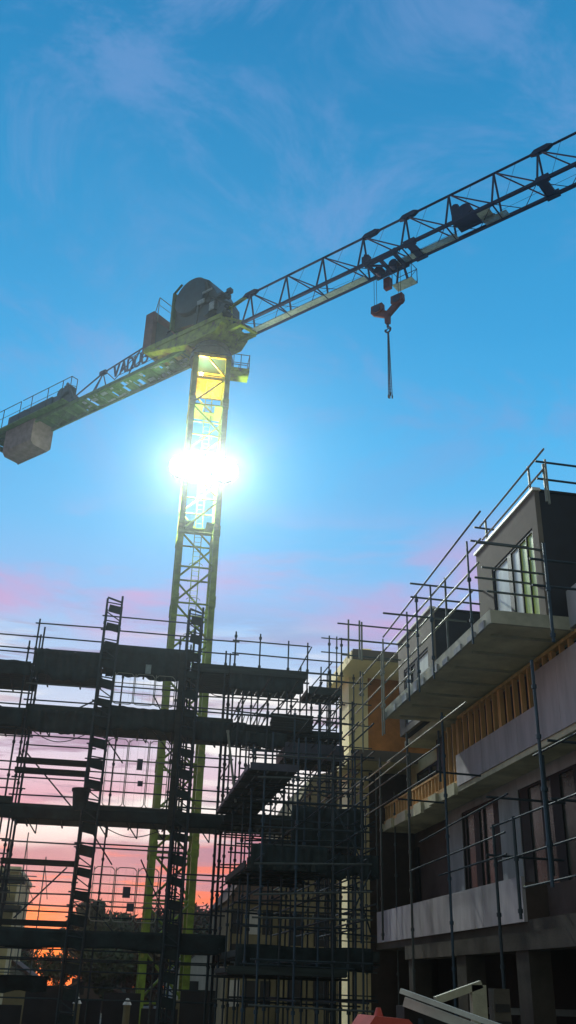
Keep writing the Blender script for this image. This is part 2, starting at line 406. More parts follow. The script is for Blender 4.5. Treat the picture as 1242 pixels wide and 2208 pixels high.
# sign letters standing between the tie and the deck
def letters(mb, txt, x0, z0, w, hh, gap, y, t=.15):
    G = {'V': [((0, 1), (.5, 0)), ((.5, 0), (1, 1))], 'A': [((0, 0), (.5, 1)), ((.5, 1), (1, 0)), ((.22, .4), (.78, .4))],
         'D': [((0, 0), (0, 1)), ((0, 1), (.6, 1)), ((.6, 1), (1, .65)), ((1, .65), (1, .35)), ((1, .35), (.6, 0)), ((.6, 0), (0, 0))],
         'U': [((0, 1), (0, .2)), ((0, .2), (.3, 0)), ((.3, 0), (.7, 0)), ((.7, 0), (1, .2)), ((1, .2), (1, 1))],
         'G': [((1, .85), (.7, 1)), ((.7, 1), (.2, 1)), ((.2, 1), (0, .7)), ((0, .7), (0, .3)), ((0, .3), (.2, 0)), ((.2, 0), (.8, 0)), ((.8, 0), (1, .2)), ((1, .2), (1, .5)), ((1, .5), (.55, .5))]}
    x = x0
    for c in txt:
        for (a, b), (d, e) in G[c]: mb.bar((x + a * w, y, z0 + b * hh), (x + d * w, y, z0 + e * hh), t, .05, up=(0, 1, 0))
        x += w + gap
m = MB(); letters(m, 'VADUG', -8.5, 38.62, .52, .98, .17, -.72, .15)
m.tube((-7.9, -.72, 38.58), (-3.8, -.72, 38.58), .02); m.tube((-7.0, -.72, 39.62), (-3.8, -.72, 39.62), .02)
cpart('letter_sign', m, 'navy')

# hook block and chains (hang from the trolley)
def jw2(s_, y, z):
    v = R3 @ Vector((s_, y, z)); return (v.x + MX, v.y + MY, v.z)
hb = jw2(13.0, 0, 34.0)
hk = Thing('hook_block', 'dark red two-sheave hook block hanging below the crane trolley', 'hook block', hb, A, local=True)
m = MB()
m.prism([(-.16, .35), (.16, .35), (.95, .95), (.95, 1.15), (.3, .95), (0, .72), (-.35, .95), (-.8, .95), (-.8, .75)], 1, -.09, .09)
m.prism([(-.14, .5), (.14, .5), (.12, -.1), (-.12, -.1)], 1, -.12, .12); hk.part('crosshead', m, 'red')
for x, z in ((-.62, 1.12), (.66, 1.22)):
    m = MB(); m.prism([(x - .37, z - .2), (x - .25, z - .3), (x + .25, z - .3), (x + .37, z - .15), (x + .35, z + .27), (x - .35, z + .27)], 1, -.15, .15)
    sh = hk.part('sheave_housing', m, 'red')
    m = MB(); m.tube((x, -.18, z), (x, .18, z), .24, n=16); hk.part('sheave', m, 'jib', sh)
m = MB(); m.tube((0, 0, -.1), (0, 0, -.35), .07, n=8)
pts = [(.17 * math.sin(t), 0, -.52 + .17 * math.cos(t)) for t in [math.pi * i / 8 for i in range(14)]]
m.path(pts, .045, 6); hk.part('hook', m, 'jib')
cs = Thing('chain_sling', 'long multi-leg chain sling hanging from the crane hook', 'chain sling', jw2(13.0, 0, 29.2), A, local=True)
m = MB(); t0 = 4.15
pts = [(.12 * math.sin(t), 0, t0 + .08 + .12 * math.cos(t)) for t in [2 * math.pi * i / 10 for i in range(11)]]
m.path(pts, .03, 5); cs.part('ring', m, 'rope')
for (x, y, z) in ((-.1, .05, .1), (.05, -.08, -.05), (.12, .06, .0), (.0, .1, .25)):
    m = MB(); k = 0; n_ = 46; top = Vector((x * .3, y * .3, t0)); bot = Vector((x, y, z))
    for i in range(n_):
        a = top.lerp(bot, i / n_); b = top.lerp(bot, (i + .8) / n_); m.bar(a, b, .05 if i % 2 else .02, .02 if i % 2 else .05)
    m.tube(bot, bot + Vector((0, 0, -.16)), .05, .03, n=6)
    cs.part('chain_leg', m, 'rope')

# floodlights on the mast
def flood(x, side):
    T = Thing('floodlight', 'blindingly bright white floodlight bank on the %s edge of the crane mast' % side, 'floodlight', (x, 47.55, 27.9), 0, local=True, group='floodlights on the crane mast')
    m = MB(); m.prism([(-.35, -.4), (.35, -.4), (.55, -.2), (.55, .8), (.35, 1.0), (-.35, 1.0), (-.55, .8), (-.55, -.2)], 1, -.06, .12)
    for k in range(6): m.box(-.5 + k * .19, -.46 + k * .19, .12, .25, -.1, .7)
    T.part('housing', m, 'tube_dark')
    m = MB(); m.tube((0, .12, .1), (0, .45, .1), .04); m.tube((0, .12, 1), (0, .45, 1), .04); T.part('bracket', m, 'tube_dark')
    for k, (ex, ez, rx, rz) in enumerate(((-.3, .30, .42, .55), (.3, .38, .42, .6), (0, .34, .3, .72))):
        m = MB(); m.prism([(ex + rx * math.cos(t), ez + rz * math.sin(t)) for t in [2 * math.pi * q / 32 for q in range(32)]], 1, -.10 - .01 * k, -.061)
        T.part('lamp', m, 'lamp')
flood(1.75, 'left'); flood(4.2, 'right')
T = Thing('bulkhead_lamp', 'small warm lamp glowing inside the yellow collar at the top of the crane mast', 'lamp', (2.45, 48.9, 35.7), 0, local=True)
m = MB(); m.box(-.16, .16, 0, .1, -.16, .16); T.part('housing', m, 'tube_dark')
m = MB(); m.tube((0, 0, 0), (0, -.08, 0), .14, .1, n=14); T.part('lens', m, 'lampw')

# ================================================================= SCAFFOLDS
def rosettes(m, x, y, z0, z1, step=1.0, r=.052):
    z = math.ceil(z0 / step) * step + .15
    while z < z1 - .05:
        m.tube((x, y, z - .04), (x, y, z + .04), r, n=6); z += step
def coupler(m, x, y, z): m.box(x - .06, x + .06, y - .06, y + .06, z - .06, z + .06)

SC1 = Thing('tube_scaffold', 'long dark multi-level tube scaffold across the left half with planked decks', 'scaffold', (0, 30, 0))
def standard(T, x, y, z0, z1, mt='tube_dark', r=.031, ros=1.0):
    m = MB(); m.tube((x, y, z0), (x, y, z1), r, n=6)
    if ros: rosettes(m, x, y, z0, z1, ros)
    return T.part('standard', m, mt)
def ledger(T, p, q, mt='tube_dark', r=.024, name='ledger'):
    m = MB(); m.tube(p, q, r, n=6); return T.part(name, m, mt)
XS = [-7.4, -5.3, -3.04, -.95, 2.02, 3.4]
for x in XS:
    for y, dz in ((30, 0), (31.25, -.25), (32.4, -.5)):
        standard(SC1, x + (.0 if y == 30 else -.02), y, 0, 12.35 + dz + random.uniform(-.2, .1))
standard(SC1, -3.26, 30.02, 0, 11.4); standard(SC1, -2.85, 30.02, 0, 11.9); standard(SC1, -.2, 32.4, 0, 11.3)
standard(SC1, 1.62, 31.25, 0, 12.4, 'tube'); standard(SC1, 3.1, 30.0, 0, 11.6)
bays = [  # x0, x1, list of ledger z at the front
    (-7.4, -3.04, [11.53, 11.1, 10.98, 9.66, 9.31, 8.56, 8.3, 7.54, 7.3, 7.03, 6.75, 5.3, 4.9, 4.35, 3.9, 3.4, 3.0]),
    (-3.04, -.95, [12.0, 11.53, 11.15, 10.0, 9.47, 8.36, 8.08, 7.09, 6.59, 5.25, 4.45, 4.21, 3.87, 3.56, 3.4, 2.95, 2.81]),
    (-.95, 2.02, [12.44, 11.96, 10.1, 9.62, 8.24, 7.79, 7.39, 6.84, 5.32, 5.2, 4.47, 3.96, 3.6, 3.3]),
    (2.02, 3.4, [11.94, 11.49, 10.0, 9.62, 9.5, 8.04, 7.75, 7.03, 6.71, 6.5, 6.13, 4.56, 4.43, 3.5, 3.1]),
]
for x0, x1, zs in bays:
    for i, z in enumerate(zs):
        y = 30 if i % 4 != 2 else 32.4
        zz = z if y == 30 else 1.6 + (z - 1.6) * 32.4 / 30
        ledger(SC1, (x0 - .12, y - .05, zz + random.uniform(-.02, .02)), (x1 + .12, y - .05, zz + random.uniform(-.02, .02)), 'tube_dark' if i % 3 else 'tube')
for z in (1.2, 1.9, 2.2):
    ledger(SC1, (-7.4, 30, z), (3.4, 30, z)); ledger(SC1, (-7.4, 32.4, z + .3), (3.4, 32.4, z + .3))
# transoms
for x in XS:
    for z in (11.0, 9.15, 6.1, 2.6, 7.9, 4.6):
        ledger(SC1, (x, 29.8, z), (x, 32.6, z), name='transom')
# braces
for p, q in (((-2.87, 30, 7.88), (-1.26, 30, 6.3)), ((-1.5, 30, 9.3), (-.9, 30, 9.65)), ((-2.5, 30, 3.2), (-1.19, 30, 4.62)), ((2.2, 30, 9.4), (3.2, 30, 8.5)),
             ((-.7, 32.4, 9.2), (.1, 32.4, 8.2)), ((.6, 31, 9.4), (1.9, 31, 8.0)), ((.9, 32.4, 10.6), (1.9, 32.4, 8.9)), ((-.6, 32.4, 5.9), (.1, 32.4, 5.0)), ((-5.3, 30, 9.8), (-3.3, 30, 9.0)), ((1.0, 32.4, 5.2), (2.0, 32.4, 3.4)), ((-.5, 32.4, 3.9), (.5, 32.4, 2.9))):
    ledger(SC1, p, q, name='brace')
for z in (4.72, 7.62, 7.32, 3.1):
    m = MB(); m.box(-3.1, -.9, 29.96, 30.2, z - .07, z - .02); m.box(-3.1, -.9, 29.9, 29.94, z - .09, z + .07); SC1.part('plank', m, 'deck')
def deck(T, x0, x1, y0, y1, z, th=.06, toe=.22, nm='deck'):
    m = MB(); y = y0
    while y < y1 - .1:
        m.box(x0 - random.uniform(0, .15), x1 + random.uniform(0, .15), y, min(y + .21, y1), z - th, z); y += .24
    x = x0 + .3
    while x < x1: m.tube((x, y0 - .05, z - th - .04), (x, y1 + .05, z - th - .04), .03, n=6); x += 1.1
    d = T.part(nm, m, 'deck')
    if toe:
        m = MB(); m.box(x0 - .05, x1 + .05, y0 - .05, y0 - .01, z - .02, z + toe); T.part('toe_board', m, 'toe')
    return d
for (x0, x1, z, toe) in ((-7.4, -3.1, 10.45, .2), (-3.0, -1.0, 10.72, .35), (-.9, 1.95, 11.25, .25), (2.05, 3.4, 10.85, .25),
                         (-7.4, -3.1, 8.95, .25), (-3.0, -1.0, 9.1, .25), (-.9, 1.95, 9.1, .3), (2.05, 3.4, 9.05, .28),
                         (-7.4, -3.1, 6.35, .18), (-3.0, -1.0, 6.15, .2), (-.9, 1.95, 6.2, .22), (2.05, 3.4, 6.15, .2),
                         (-7.4, -3.1, 2.62, .1), (-3.0, -1.0, 2.65, .1), (-.9, 1.95, 2.65, .15), (2.05, 3.4, 2.6, .15)):
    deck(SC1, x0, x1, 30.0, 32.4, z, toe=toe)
# knee brackets under decks
for x in (-2.6, -.5, .4, 1.2, 1.7, 2.6):
    for z in (9.0, 6.1):
        m = MB(); m.tube((x, 30.3, z - .1), (x + .35, 30.3, z - .55), .02, n=5); m.tube((x + .35, 30.3, z - .55), (x + .35, 30.3, z - .1), .02, n=5); SC1.part('bracket', m, 'tube_dark')

# ladder-beam towers
def ladder_tower(x, z1, label, w=.5, slope=0):
    T = Thing('ladder_tower', label, 'ladder tower', (x, 29.8, 0), group='ladder towers on the long scaffold', local=True)
    for xx in (-w / 2, w / 2):
        for y in (0, .55):
            m = MB(); m.tube((xx, y, 0), (xx, y, z1 - (.12 if xx < 0 else 0) - y * .3), .04, n=6); rosettes(m, xx, y, 0, z1 - .3, 1.0, .055); T.part('upright', m, 'tube_dark')
    z = z1 - .3; k = 0; random.seed(int(z1 * 10))
    m = MB(); m.bar((-w / 2, 0, z1 - .08), (w / 2, 0, z1 - .22), .05, .05); T.part('rung', m, 'tube_dark')
    while z > .6:
        m = MB(); d = random.uniform(.24, .32); q = random.uniform(.0, .05)
        m.prism([(-w / 2 + .05 + q, z), (w / 2 - .0, z - .06), (w / 2 - .03, z - d - .05), (-w / 2 + .02 + q, z - d + .03)], 1, .04, .10)
        T.part('step_box', m, 'net')
        m = MB(); m.tube((-w / 2, 0, z + .05), (w / 2, 0, z + .0), .022, n=5)
        T.part('rung', m, 'tube_dark')
        if random.random() < .55:
            m = MB(); m.bar((-w / 2, .02, z - d), (w / 2, .02, z - d - .3), .035, .03); T.part('brace', m, 'tube_dark')
        z -= .63; k += 1
    return T
ladder_tower(-.72, 13.12, 'tallest dark ladder tower with boxed steps, left of the crane mast', .48)
ladder_tower(2.0, 12.98, 'dark ladder tower with boxed steps standing in front of the crane mast', .44)

# hanging tarpaulins
def tarp(x0, x1, y, zt, zb, label, seed, amp=.1, edge=None):
    random.seed(seed); ph = [random.uniform(0, 6) for _ in range(6)]
    fz = lambda u: zb + amp * (math.sin(u * 7 + ph[0]) * .5 + .35 * math.sin(u * 17 + ph[1]) + .2 * math.sin(u * 41 + ph[2]))
    fy = lambda u, v: y + .05 * math.sin(u * 23 + ph[3]) * (v + .2) + .03 * math.sin(u * 51 + ph[4]) + .04 * v
    m = MB(); m.sheet(x0, x1, fy, lambda u: zt + .02 * math.sin(u * 9), fz, 40, 6)
    return solo('tarpaulin', m, 'net', label, 'tarpaulin', (x0, y, zb), 'tarpaulins hung on the scaffold', smooth=True)
tarp(-3.0, -.9, 29.88, 11.12, 10.2, 'sagging dark tarpaulin with wavy hem on the top deck left of the tall ladder tower', 1, .16)
tarp(-.75, 1.75, 29.87, 11.42, 10.42, 'square dark tarpaulin with a pale plate, on the top deck beside the crane mast', 2, .08)
tarp(-7.4, -3.1, 29.88, 10.66, 10.22, 'low dark tarpaulin strip on the top deck at the left picture edge', 3, .04)
tarp(-3.0, -.9, 29.88, 9.2, 8.5, 'dark tarpaulin on the second deck left of the tall ladder tower', 4, .06)
tarp(-.75, 1.9, 29.87, 9.45, 8.75, 'dark ragged tarpaulin on the second deck under the gate panel', 5, .1)
tarp(-7.4, -3.1, 29.88, 9.15, 8.6, 'dark tarpaulin on the second deck at the left picture edge', 6, .06)
tarp(3.25, 5.7, 29.85, 11.05, 10.3, 'dark tarpaulin wrapped round the top deck right of the crane mast', 7, .06)
tarp(2.1, 3.9, 29.87, 9.2, 8.55, 'dark tarpaulin on the second deck just right of the crane mast', 8, .06)
tarp(-7.4, 3.6, 29.87, 6.3, 5.92, 'long dark tarpaulin band along the third deck', 9, .05)
tarp(-7.4, 3.6, 29.87, 2.95, 2.45, 'long dark tarpaulin band along the lowest deck near the treetops', 10, .06)
tarp(-7.4, -1.4, 31.4, 1.75, 1.3, 'dark torn tarpaulin hanging under the lowest deck at the left', 12, .2)

# mesh gate panels with rounded frames
def gate(x0, x1, z0, z1, label, plate=None, tilt=0.):
    T = Thing('gate_panel', label, 'gate', (x0, 29.75, z0), group='gate panels in the bay beside the crane mast', local=True)
    w = (x1 - x0); H = z1 - z0; n_ = 3; m = MB()
    for k in range(n_):
        a = w * k / n_ + .02; b = w * (k + 1) / n_ - .02; r = .09
        pts = [(a, 0, H)]
        pts += [(a, 0, r), (a + r * .3, 0, r * .3), (a + r, 0, 0), (b - r, 0, 0), (b - r * .3, 0, r * .3), (b, 0, r), (b, 0, H - r), (b - r, 0, H), (a + r, 0, H), (a, 0, H - r)]
        m.path(pts, .014, 5)
    for zz in (H * .36, H * .68): m.tube((0, .02, zz), (w, .02, zz), .016, n=5)
    T.part('frame', m, 'rail')
    m = MB(); x = 0.06
    m2 = MB()
    while x < w: m2.tube((x, .01, 0.02), (x, .01, H - .02), .0025, n=3); x += .22
    T.part('mesh_wire', m2, 'rail')
    if plate:
        for (px0, pz0, pw, ph) in plate:
            m = MB(); m.box(px0, px0 + pw, -.03, -.018, pz0, pz0 + ph); T.part('plate', m, 'sign')
    return T
gate(-.45, 1.5, 9.5, 10.5, 'short pale-framed gate panel hanging below the square tarpaulin')
gate(-.42, 1.5, 6.38, 8.4, 'tall pale-framed gate panel with two small grey plates in the middle level', [(.95, 1.1, .17, .34), (1.02, .62, .16, .16)])
gate(-.42, 1.5, 3.2, 4.66, 'pale-framed gate panel with two dark plates in front of the sunset', [(.9, .64, .22, .3), (1.05, .28, .2, .22)])
m = MB(); m.box(.5, .68, 29.78, 29.80, 10.55, 10.85); solo('notice_plate', m, 'grate', 'small pale plate fixed on the square dark tarpaulin', 'sign', (.5, 29.78, 10.55))
# bucket / bin
T = Thing('rubble_bin', 'round dark rubble bin standing on the third deck by the ladder tower', 'bin', (-1.05, 29.95, 6.2), local=True)
m = MB(); m.tube((0, 0, 0), (0, 0, .6), .2, .26, n=18); T.part('body', m, 'net', smooth=False)
m = MB(); m.tube((0, 0, .58), (0, 0, .66), .29, .29, n=18); T.part('rim', m, 'net')
m = MB(); m.tube((2.95, 26.8, 8.15), (3.28, 26.8, 6.2), .035, n=8); m.tube((2.945, 26.8, 8.18), (2.955, 26.8, 8.12), .045, n=8)
solo('loose_tube', m, 'rail', 'pale loose tube leaning against the scaffold below the second deck', 'tube', (3.28, 26.8, 6.2))
m = MB(); m.box(1.15, 1.5, 29.6, 29.66, 9.55, 12.0 - 1.0); m.box(1.15, 1.5, 29.6, 29.66, 3.2, 9.4)
# drooping cables
def cable(p, q, sag, label):
    p = Vector(p); q = Vector(q); m = MB()
    m.path([p.lerp(q, t / 14) - Vector((0, 0, sag * math.sin(math.pi * t / 14))) for t in range(15)], .014, 5)
    solo('cable', m, 'rope', label, 'cable', tuple(p))
cable((-2.9, 29.85, 8.6), (-1.1, 29.85, 8.5), .35, 'black cable drooping under the second deck left of the tall ladder tower')
cable((2.2, 29.8, 10.5), (3.5, 29.8, 10.3), .4, 'black cable drooping under the top deck right of the crane mast')
cable((4.4, 22.8, 6.3), (6.3, 26, 6.8), .5, 'black cable drooping from the projecting platform towards the building')
cable((-.3, 29.8, 5.8), (1.4, 29.8, 5.75), .25, 'black cable drooping under the third deck above the sunset')
# vertical plank beside ladder tower
m = MB(); m.bar((1.66, 29.7, 5.9), (1.66, 29.7, 11.3), .16, .05, up=(0, 1, 0)); solo('upright_plank', m, 'deck', 'long upright dark plank beside the ladder tower in front of the crane mast', 'plank', (1.62, 29.7, 5.9))

# --- dense return scaffold with loading platforms
SC2 = Thing('return_scaffold', 'dense dark scaffold thicket with projecting platforms between crane mast and building', 'scaffold', (5, 27, 0))
random.seed(21)
GX = [3.45, 4.25, 5.15, 5.9, 6.55, 7.0]; GY = [22.9, 24.6, 26.4, 28.2, 30.0, 31.3]
topz = {22.9: 7.0, 24.6: 7.4, 26.4: 8.0, 28.2: 9.6, 30.0: 12.35, 31.3: 11.6}
cnt = 0
for i, x in enumerate(GX):
    for y in GY:
        t = topz[y] + random.uniform(-.3, .15)
        if y < 26 and x > 6.2: continue
        if y < 27 and i % 2 and random.random() < .3: continue
        standard(SC2, x + random.uniform(-.06, .06), y, 0, t, 'tube_dark' if random.random() < .6 else 'tube_blue', .027)
for x in (3.85, 4.7, 5.5, 6.2): standard(SC2, x, 30.9, 0, 10.9 if x < 5 else 10.5, 'tube_dark')
lev = [1.3, 2.1, 3.0, 3.6, 4.3, 5.0, 5.7, 6.2, 7.0, 7.6, 8.4, 9.0, 9.5, 10.1]
k = 0
for z in lev:
    for y in GY:
        if z > topz[y] - .3: continue
        if random.random() < .16: continue
        a = 3.3; b = 7.15 if y > 26 else 6.1
        ledger(SC2, (a, y - .05, z + random.uniform(-.12, .12)), (b, y - .05, z + random.uniform(-.12, .12)), 'tube_dark' if k % 3 else 'tube'); k += 1
for z in lev[::1]:
    for x in GX:
        y0 = 22.7 if z < 7 else 26 if z < 9 else 28
        if x > 6.2: y0 = max(y0, 26)
        if random.random() < .35: continue
        ledger(SC2, (x + .05, y0, z + .08), (x + .05, 31.5, z + .08), 'tube_dark', name='transom')
for z in (11.07, 11.56, 12.0):
    ledger(SC2, (3.3, 30, z), (5.95 if z > 11.9 else 7.1 if z < 11.8 else 6.6, 30, z - (.0 if z != 11.56 else .03)), 'tube')
ledger(SC2, (3.3, 31.3, 11.5), (7.1, 31.3, 11.5)); ledger(SC2, (5.9, 28.2, 10.3), (7.15, 28.2, 10.3))
for i in range(34):
    i0 = random.randrange(len(GX) - 1); y = random.choice(GY); z = random.choice(lev[2:-2])
    if z > topz[y] - 1.4 or (y < 26 and i0 > 3): continue
    p, q = (GX[i0], y, z), (GX[i0 + 1], y, z + 1.35)
    if random.random() < .5: p, q = (GX[i0 + 1], y, z), (GX[i0], y, z + 1.35)
    ledger(SC2, p, q, 'tube_dark' if random.random() < .6 else 'rail', .022, name='brace')
for (p, q) in (((5.3, 30, 10.6), (6.0, 30, 12.0)), ((6.0, 30, 10.6), (6.7, 30, 11.5)), ((4.1, 30, 9.5), (4.8, 30, 10.3)), ((4.6, 30, 9.5), (5.3, 30, 10.3)), ((5.8, 30, 8.8), (6.6, 30, 10.1)), ((3.5, 30, 9.3), (3.9, 30, 10.2))):
    ledger(SC2, p, q, 'tube', .024, name='brace')
def plat(x0, x1, y0, y1, z, toe=.25, frontm='toe'):
    m = MB(); x = x0
    while x < x1 - .05:
        m.box(x, min(x + .205, x1), y0 + random.uniform(-.08, .05), y1 + random.uniform(-.1, .1), z - .06, z); x += .235
    y = y0 + .2
    while y < y1: m.tube((x0 - .1, y, z - .1), (x1 + .1, y, z - .1), .03, n=6); y += 1.0
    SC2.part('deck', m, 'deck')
    m = MB(); m.box(x0, x1, y0 - .12, y0 - .09, z - .05, z + toe); m.box(x0 - .04, x0, y0, y1, z - .02, z + toe * .7); SC2.part('toe_board', m, frontm)
plat(3.25, 5.85, 29.9, 32.2, 10.85, .2); plat(5.9, 6.98, 30.0, 31.1, 10.4, .2)
plat(3.1, 4.28, 22.9, 29.6, 6.35, .12, 'sign'); plat(3.3, 7.0, 30.1, 31.9, 8.95, .2); plat(5.1, 7.0, 29.6, 31.0, 8.15, .45, 'sign')
plat(3.3, 6.8, 29.4, 31.6, 6.1, .22); plat(3.3, 5.2, 24.2, 28.2, 4.25, .2); plat(4.3, 7.1, 28.6, 30.2, 5.3, .15)
plat(3.5, 7.2, 26.4, 32, 2.35, .2); plat(3.0, 5.9, 24.6, 27, 1.95, .12)
# stacked crates of couplers/boards on the second level
m = MB()
for i in range(7): m.box(4.65 + .02 * (i % 3), 6.05 - .03 * (i % 2), 29.75, 30.0, 9.02 + i * .08, 9.09 + i * .08)
solo('board_stack', m, 'deck', 'stack of dark scaffold boards on the projecting second-level platform', 'board stack', (5.2, 29.9, 9.0))
# ribbed steel stillage
T = Thing('stair_unit', 'ribbed steel stair unit lying on the second deck right of the crane mast', 'stair unit', (3.6, 29.9, 9.15), local=True)
m = MB()
for k in range(9): m.bar((.0 + k * .13, 0, .0), (-.12 + k * .13 + .2, 0, .32), .05, .03)
T.part('treads', m, 'rail')
m = MB(); m.bar((-.1, 0, 0), (1.2, 0, 0), .05, .05); m.bar((-.0, 0, .33), (1.25, 0, .33), .05, .05); T.part('stringer', m, 'tube_dark')

# small clutter netting patches on the dense scaffold
for (x0, x1, y, zt, zb, lb, sd) in ((3.4, 5.2, 29.7, 8.9, 8.5, 'dark tarpaulin bundled on the projecting second-level platform', 31), (5.0, 7.1, 27.4, 6.3, 5.2, 'dark tarpaulin deep in the scaffold thicket at the third level', 32),
                                    (3.4, 5.3, 24.0, 4.75, 4.2, 'dark tarpaulin along the low projecting platform', 33), (5.3, 7.2, 26.2, 4.9, 4.3, 'dark tarpaulin right of the low projecting platform', 34), (3.4, 7.0, 26.2, 2.6, 2.05, 'dark tarpaulin along the bottom deck of the scaffold thicket', 35)):
    tarp(x0, x1, y, zt, zb, lb, sd, .12)

# ================================================================= MAIN BUILDING
B = Thing('concrete_building', 'unfinished concrete building on the right with cantilevered top slab and black roof boxes', 'building', (11, 24, 0))
# top slab
m = MB(); m.box(7.68, 16, 18.36, 27.0, 8.93, 9.1); m.box(9.3, 16, 27.0, 30.4, 8.93, 9.1)
top = B.part('top_slab', m, 'conc')
y = 19.2
while y < 26.9:
    m = MB(); m.box(8.0, 9.9, y, y + .06, 8.88, 8.93); B.part('slab_rib', m, 'concedge', top); y += 1.22
m = MB(); m.box(7.62, 7.68, 18.36, 27.0, 8.86, 9.16); m.box(7.62, 14, 18.28, 18.36, 8.84, 9.14)
B.part('slab_edge', m, 'concedge', top)
m = MB(); random.seed(9); y = 18.6
while y < 26.8:
    m = MB(); m.box(7.575, 7.62, y, y + random.uniform(.15, .5), 8.82, 8.95 + random.uniform(0, .15)); y += random.uniform(.5, 1.3)
    B.part('edge_formwork', m, 'wall', top)
# low facade strip past the near end of the slab
m = MB(); m.box(9.45, 9.6, 10, 18.28, 8.88, 9.75); B.part('parapet_band', m, 'wall')
# roof boxes
def roof_box(x0, x1, y0, y1, z0, z1, wins, label):
    m = MB(); m.box(x0 + .12, x1, y0 + .03, y1, z0, z1 - .03)
    core = B.part('roof_box', m, 'memb', label=label)
    # west facing render with window openings (list of y0,y1,z0,z1)
    m = MB(); ys = sorted({y0, y1, *[w[0] for w in wins], *[w[1] for w in wins]})
    for a, b in zip(ys[:-1], ys[1:]):
        w = next((w for w in wins if w[0] <= a + 1e-6 and w[1] >= b - 1e-6), None)
        if w is None: m.box(x0, x0 + .12, a, b, z0, z1)
        else:
            m.box(x0, x0 + .12, a, b, w[3], z1)
            if w[2] > z0 + .01: m.box(x0, x0 + .12, a, b, z0, w[2])
    B.part('rendered_face', m, 'grey', core)
    m = MB(); m.box(x0 - .05, x0 + .15, y0 - .03, y1 + .05, z1, z1 + .07); B.part('roof_flashing', m, 'white', core)
    m = MB(); m.box(x0 + .15, x1, y0 - .0, y0 + .15, z1, z1 + .05); B.part('parapet_cap', m, 'memb', core)
    return core
def window(T, X, ya, yb, za, zb, mull, parent=None, depth=.1, fw=.07, pane='glassg', panes=None):
    m = MB(); x0, x1 = X + .02, X + depth
    m.box(x0, x1, ya, yb, zb - fw, zb); m.box(x0, x1, ya, yb, za, za + fw); m.box(x0, x1, ya, ya + fw, za + fw, zb - fw); m.box(x0, x1, yb - fw, yb, za + fw, zb - fw)
    for yy, w in mull: m.box(x0 - .003, x1 - .003, yy - w / 2, yy + w / 2, za + fw, zb - fw)
    f = T.part('window_frame', m, 'frame', parent)
    edges = [ya + fw] + sorted([yy for yy, w in mull]) + [yb - fw]
    for k_, (a, b) in enumerate(zip(edges[:-1], edges[1:])):
        if panes: pane = panes[k_]
        m = MB(); m.box(X + .06, X + .066, a + .01, b - .01, za + fw, zb - fw)
        if parent is None: T.part('window_pane', m, pane, f)
        else: T.part('window_pane', m, pane, parent)
    return f
ca = roof_box(9.0, 15.5, 18.42, 22.3, 9.12, 12.35, [(18.72, 21.3, 9.2, 11.5)], 'near roof box with a big black-framed window')
window(B, 9.0, 18.72, 21.3, 9.2, 11.5, [(20.2, .22), (19.15, .03), (19.6, .04)], ca, fw=.07, panes=['pane_green_light', 'pane_green_light', 'film', 'film'])
cb_ = roof_box(9.0, 15.5, 26.3, 29.9, 9.12, 12.3, [(26.7, 29.3, 9.3, 11.2)], 'far roof box above the slab end')
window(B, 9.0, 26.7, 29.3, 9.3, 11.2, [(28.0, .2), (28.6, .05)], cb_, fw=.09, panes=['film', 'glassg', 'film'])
# L2 timber stud wall
m = MB(); m.box(9.55, 9.72, 12, 26.0, 8.78, 8.86); m.box(9.5, 9.75, 26.0, 33, 8.6, 8.7) if False else None
m.box(9.55, 9.72, 12, 36, 6.98, 7.08); B.part('timber_plate', m, 'wood')
y = 18.2; random.seed(4); k = 0
while y < 27.6:
    m = MB(); m.box(9.58, 9.70, y, y + .07, 7.08, 8.78)
    if k % 7 == 3: m.box(9.58, 9.70, y + .1, y + .16, 7.08, 8.78)
    B.part('timber_stud', m, 'wood'); y += .46; k += 1
m = MB(); y = 27.6
while y < 36:
    m.box(9.58, 9.70, y, y + .06, 7.0, 7.55); y += .33
m.box(9.56, 9.72, 27.6, 36, 7.55, 7.6); B.part('knee_studs', m, 'wood', label='low orange timber knee wall along the floor edge')
m = MB(); y = 12
while y < 28.2:
    m.box(9.95, 10.0, y, y + .88, 6.98, 8.9); y += .9
B.part('wall_wrap', m, 'insul')
m = MB(); y = 18.3; random.seed(8)
while y < 28:
    m.box(9.90, 9.93, y, y + .2, 7.1, 8.7); y += random.uniform(.9, 1.6)
B.part('inner_timber', m, 'brown')
y = 12.0
while y < 25.9:
    y2 = min(y + 1.2, 26.0); m = MB()
    for a, b in ((y, min(y2, 20.45)), (max(y, 20.45), y2)):
        if b - a > .01: m.box(9.46, 9.52, a + (.006 if a == y else 0), b - (.006 if b == y2 else 0), 6.86, 8.5 if a < 20.44 else 7.72)
    B.part('cladding_board', m, 'board'); y = y2
# floor slab L2 with ragged edge pieces
m = MB(); m.box(9.5, 16, 12, 37.5, 6.72, 6.95); B.part('floor_slab', m, 'conc')
m = MB(); random.seed(12); y = 26.1
while y < 37:
    m = MB(); m.box(9.40, 9.5, y, y + random.uniform(.6, 1.2), 6.72 - random.uniform(0, .1), 6.98); y += random.uniform(1.2, 1.9)
    B.part('edge_formwork', m, 'conc')
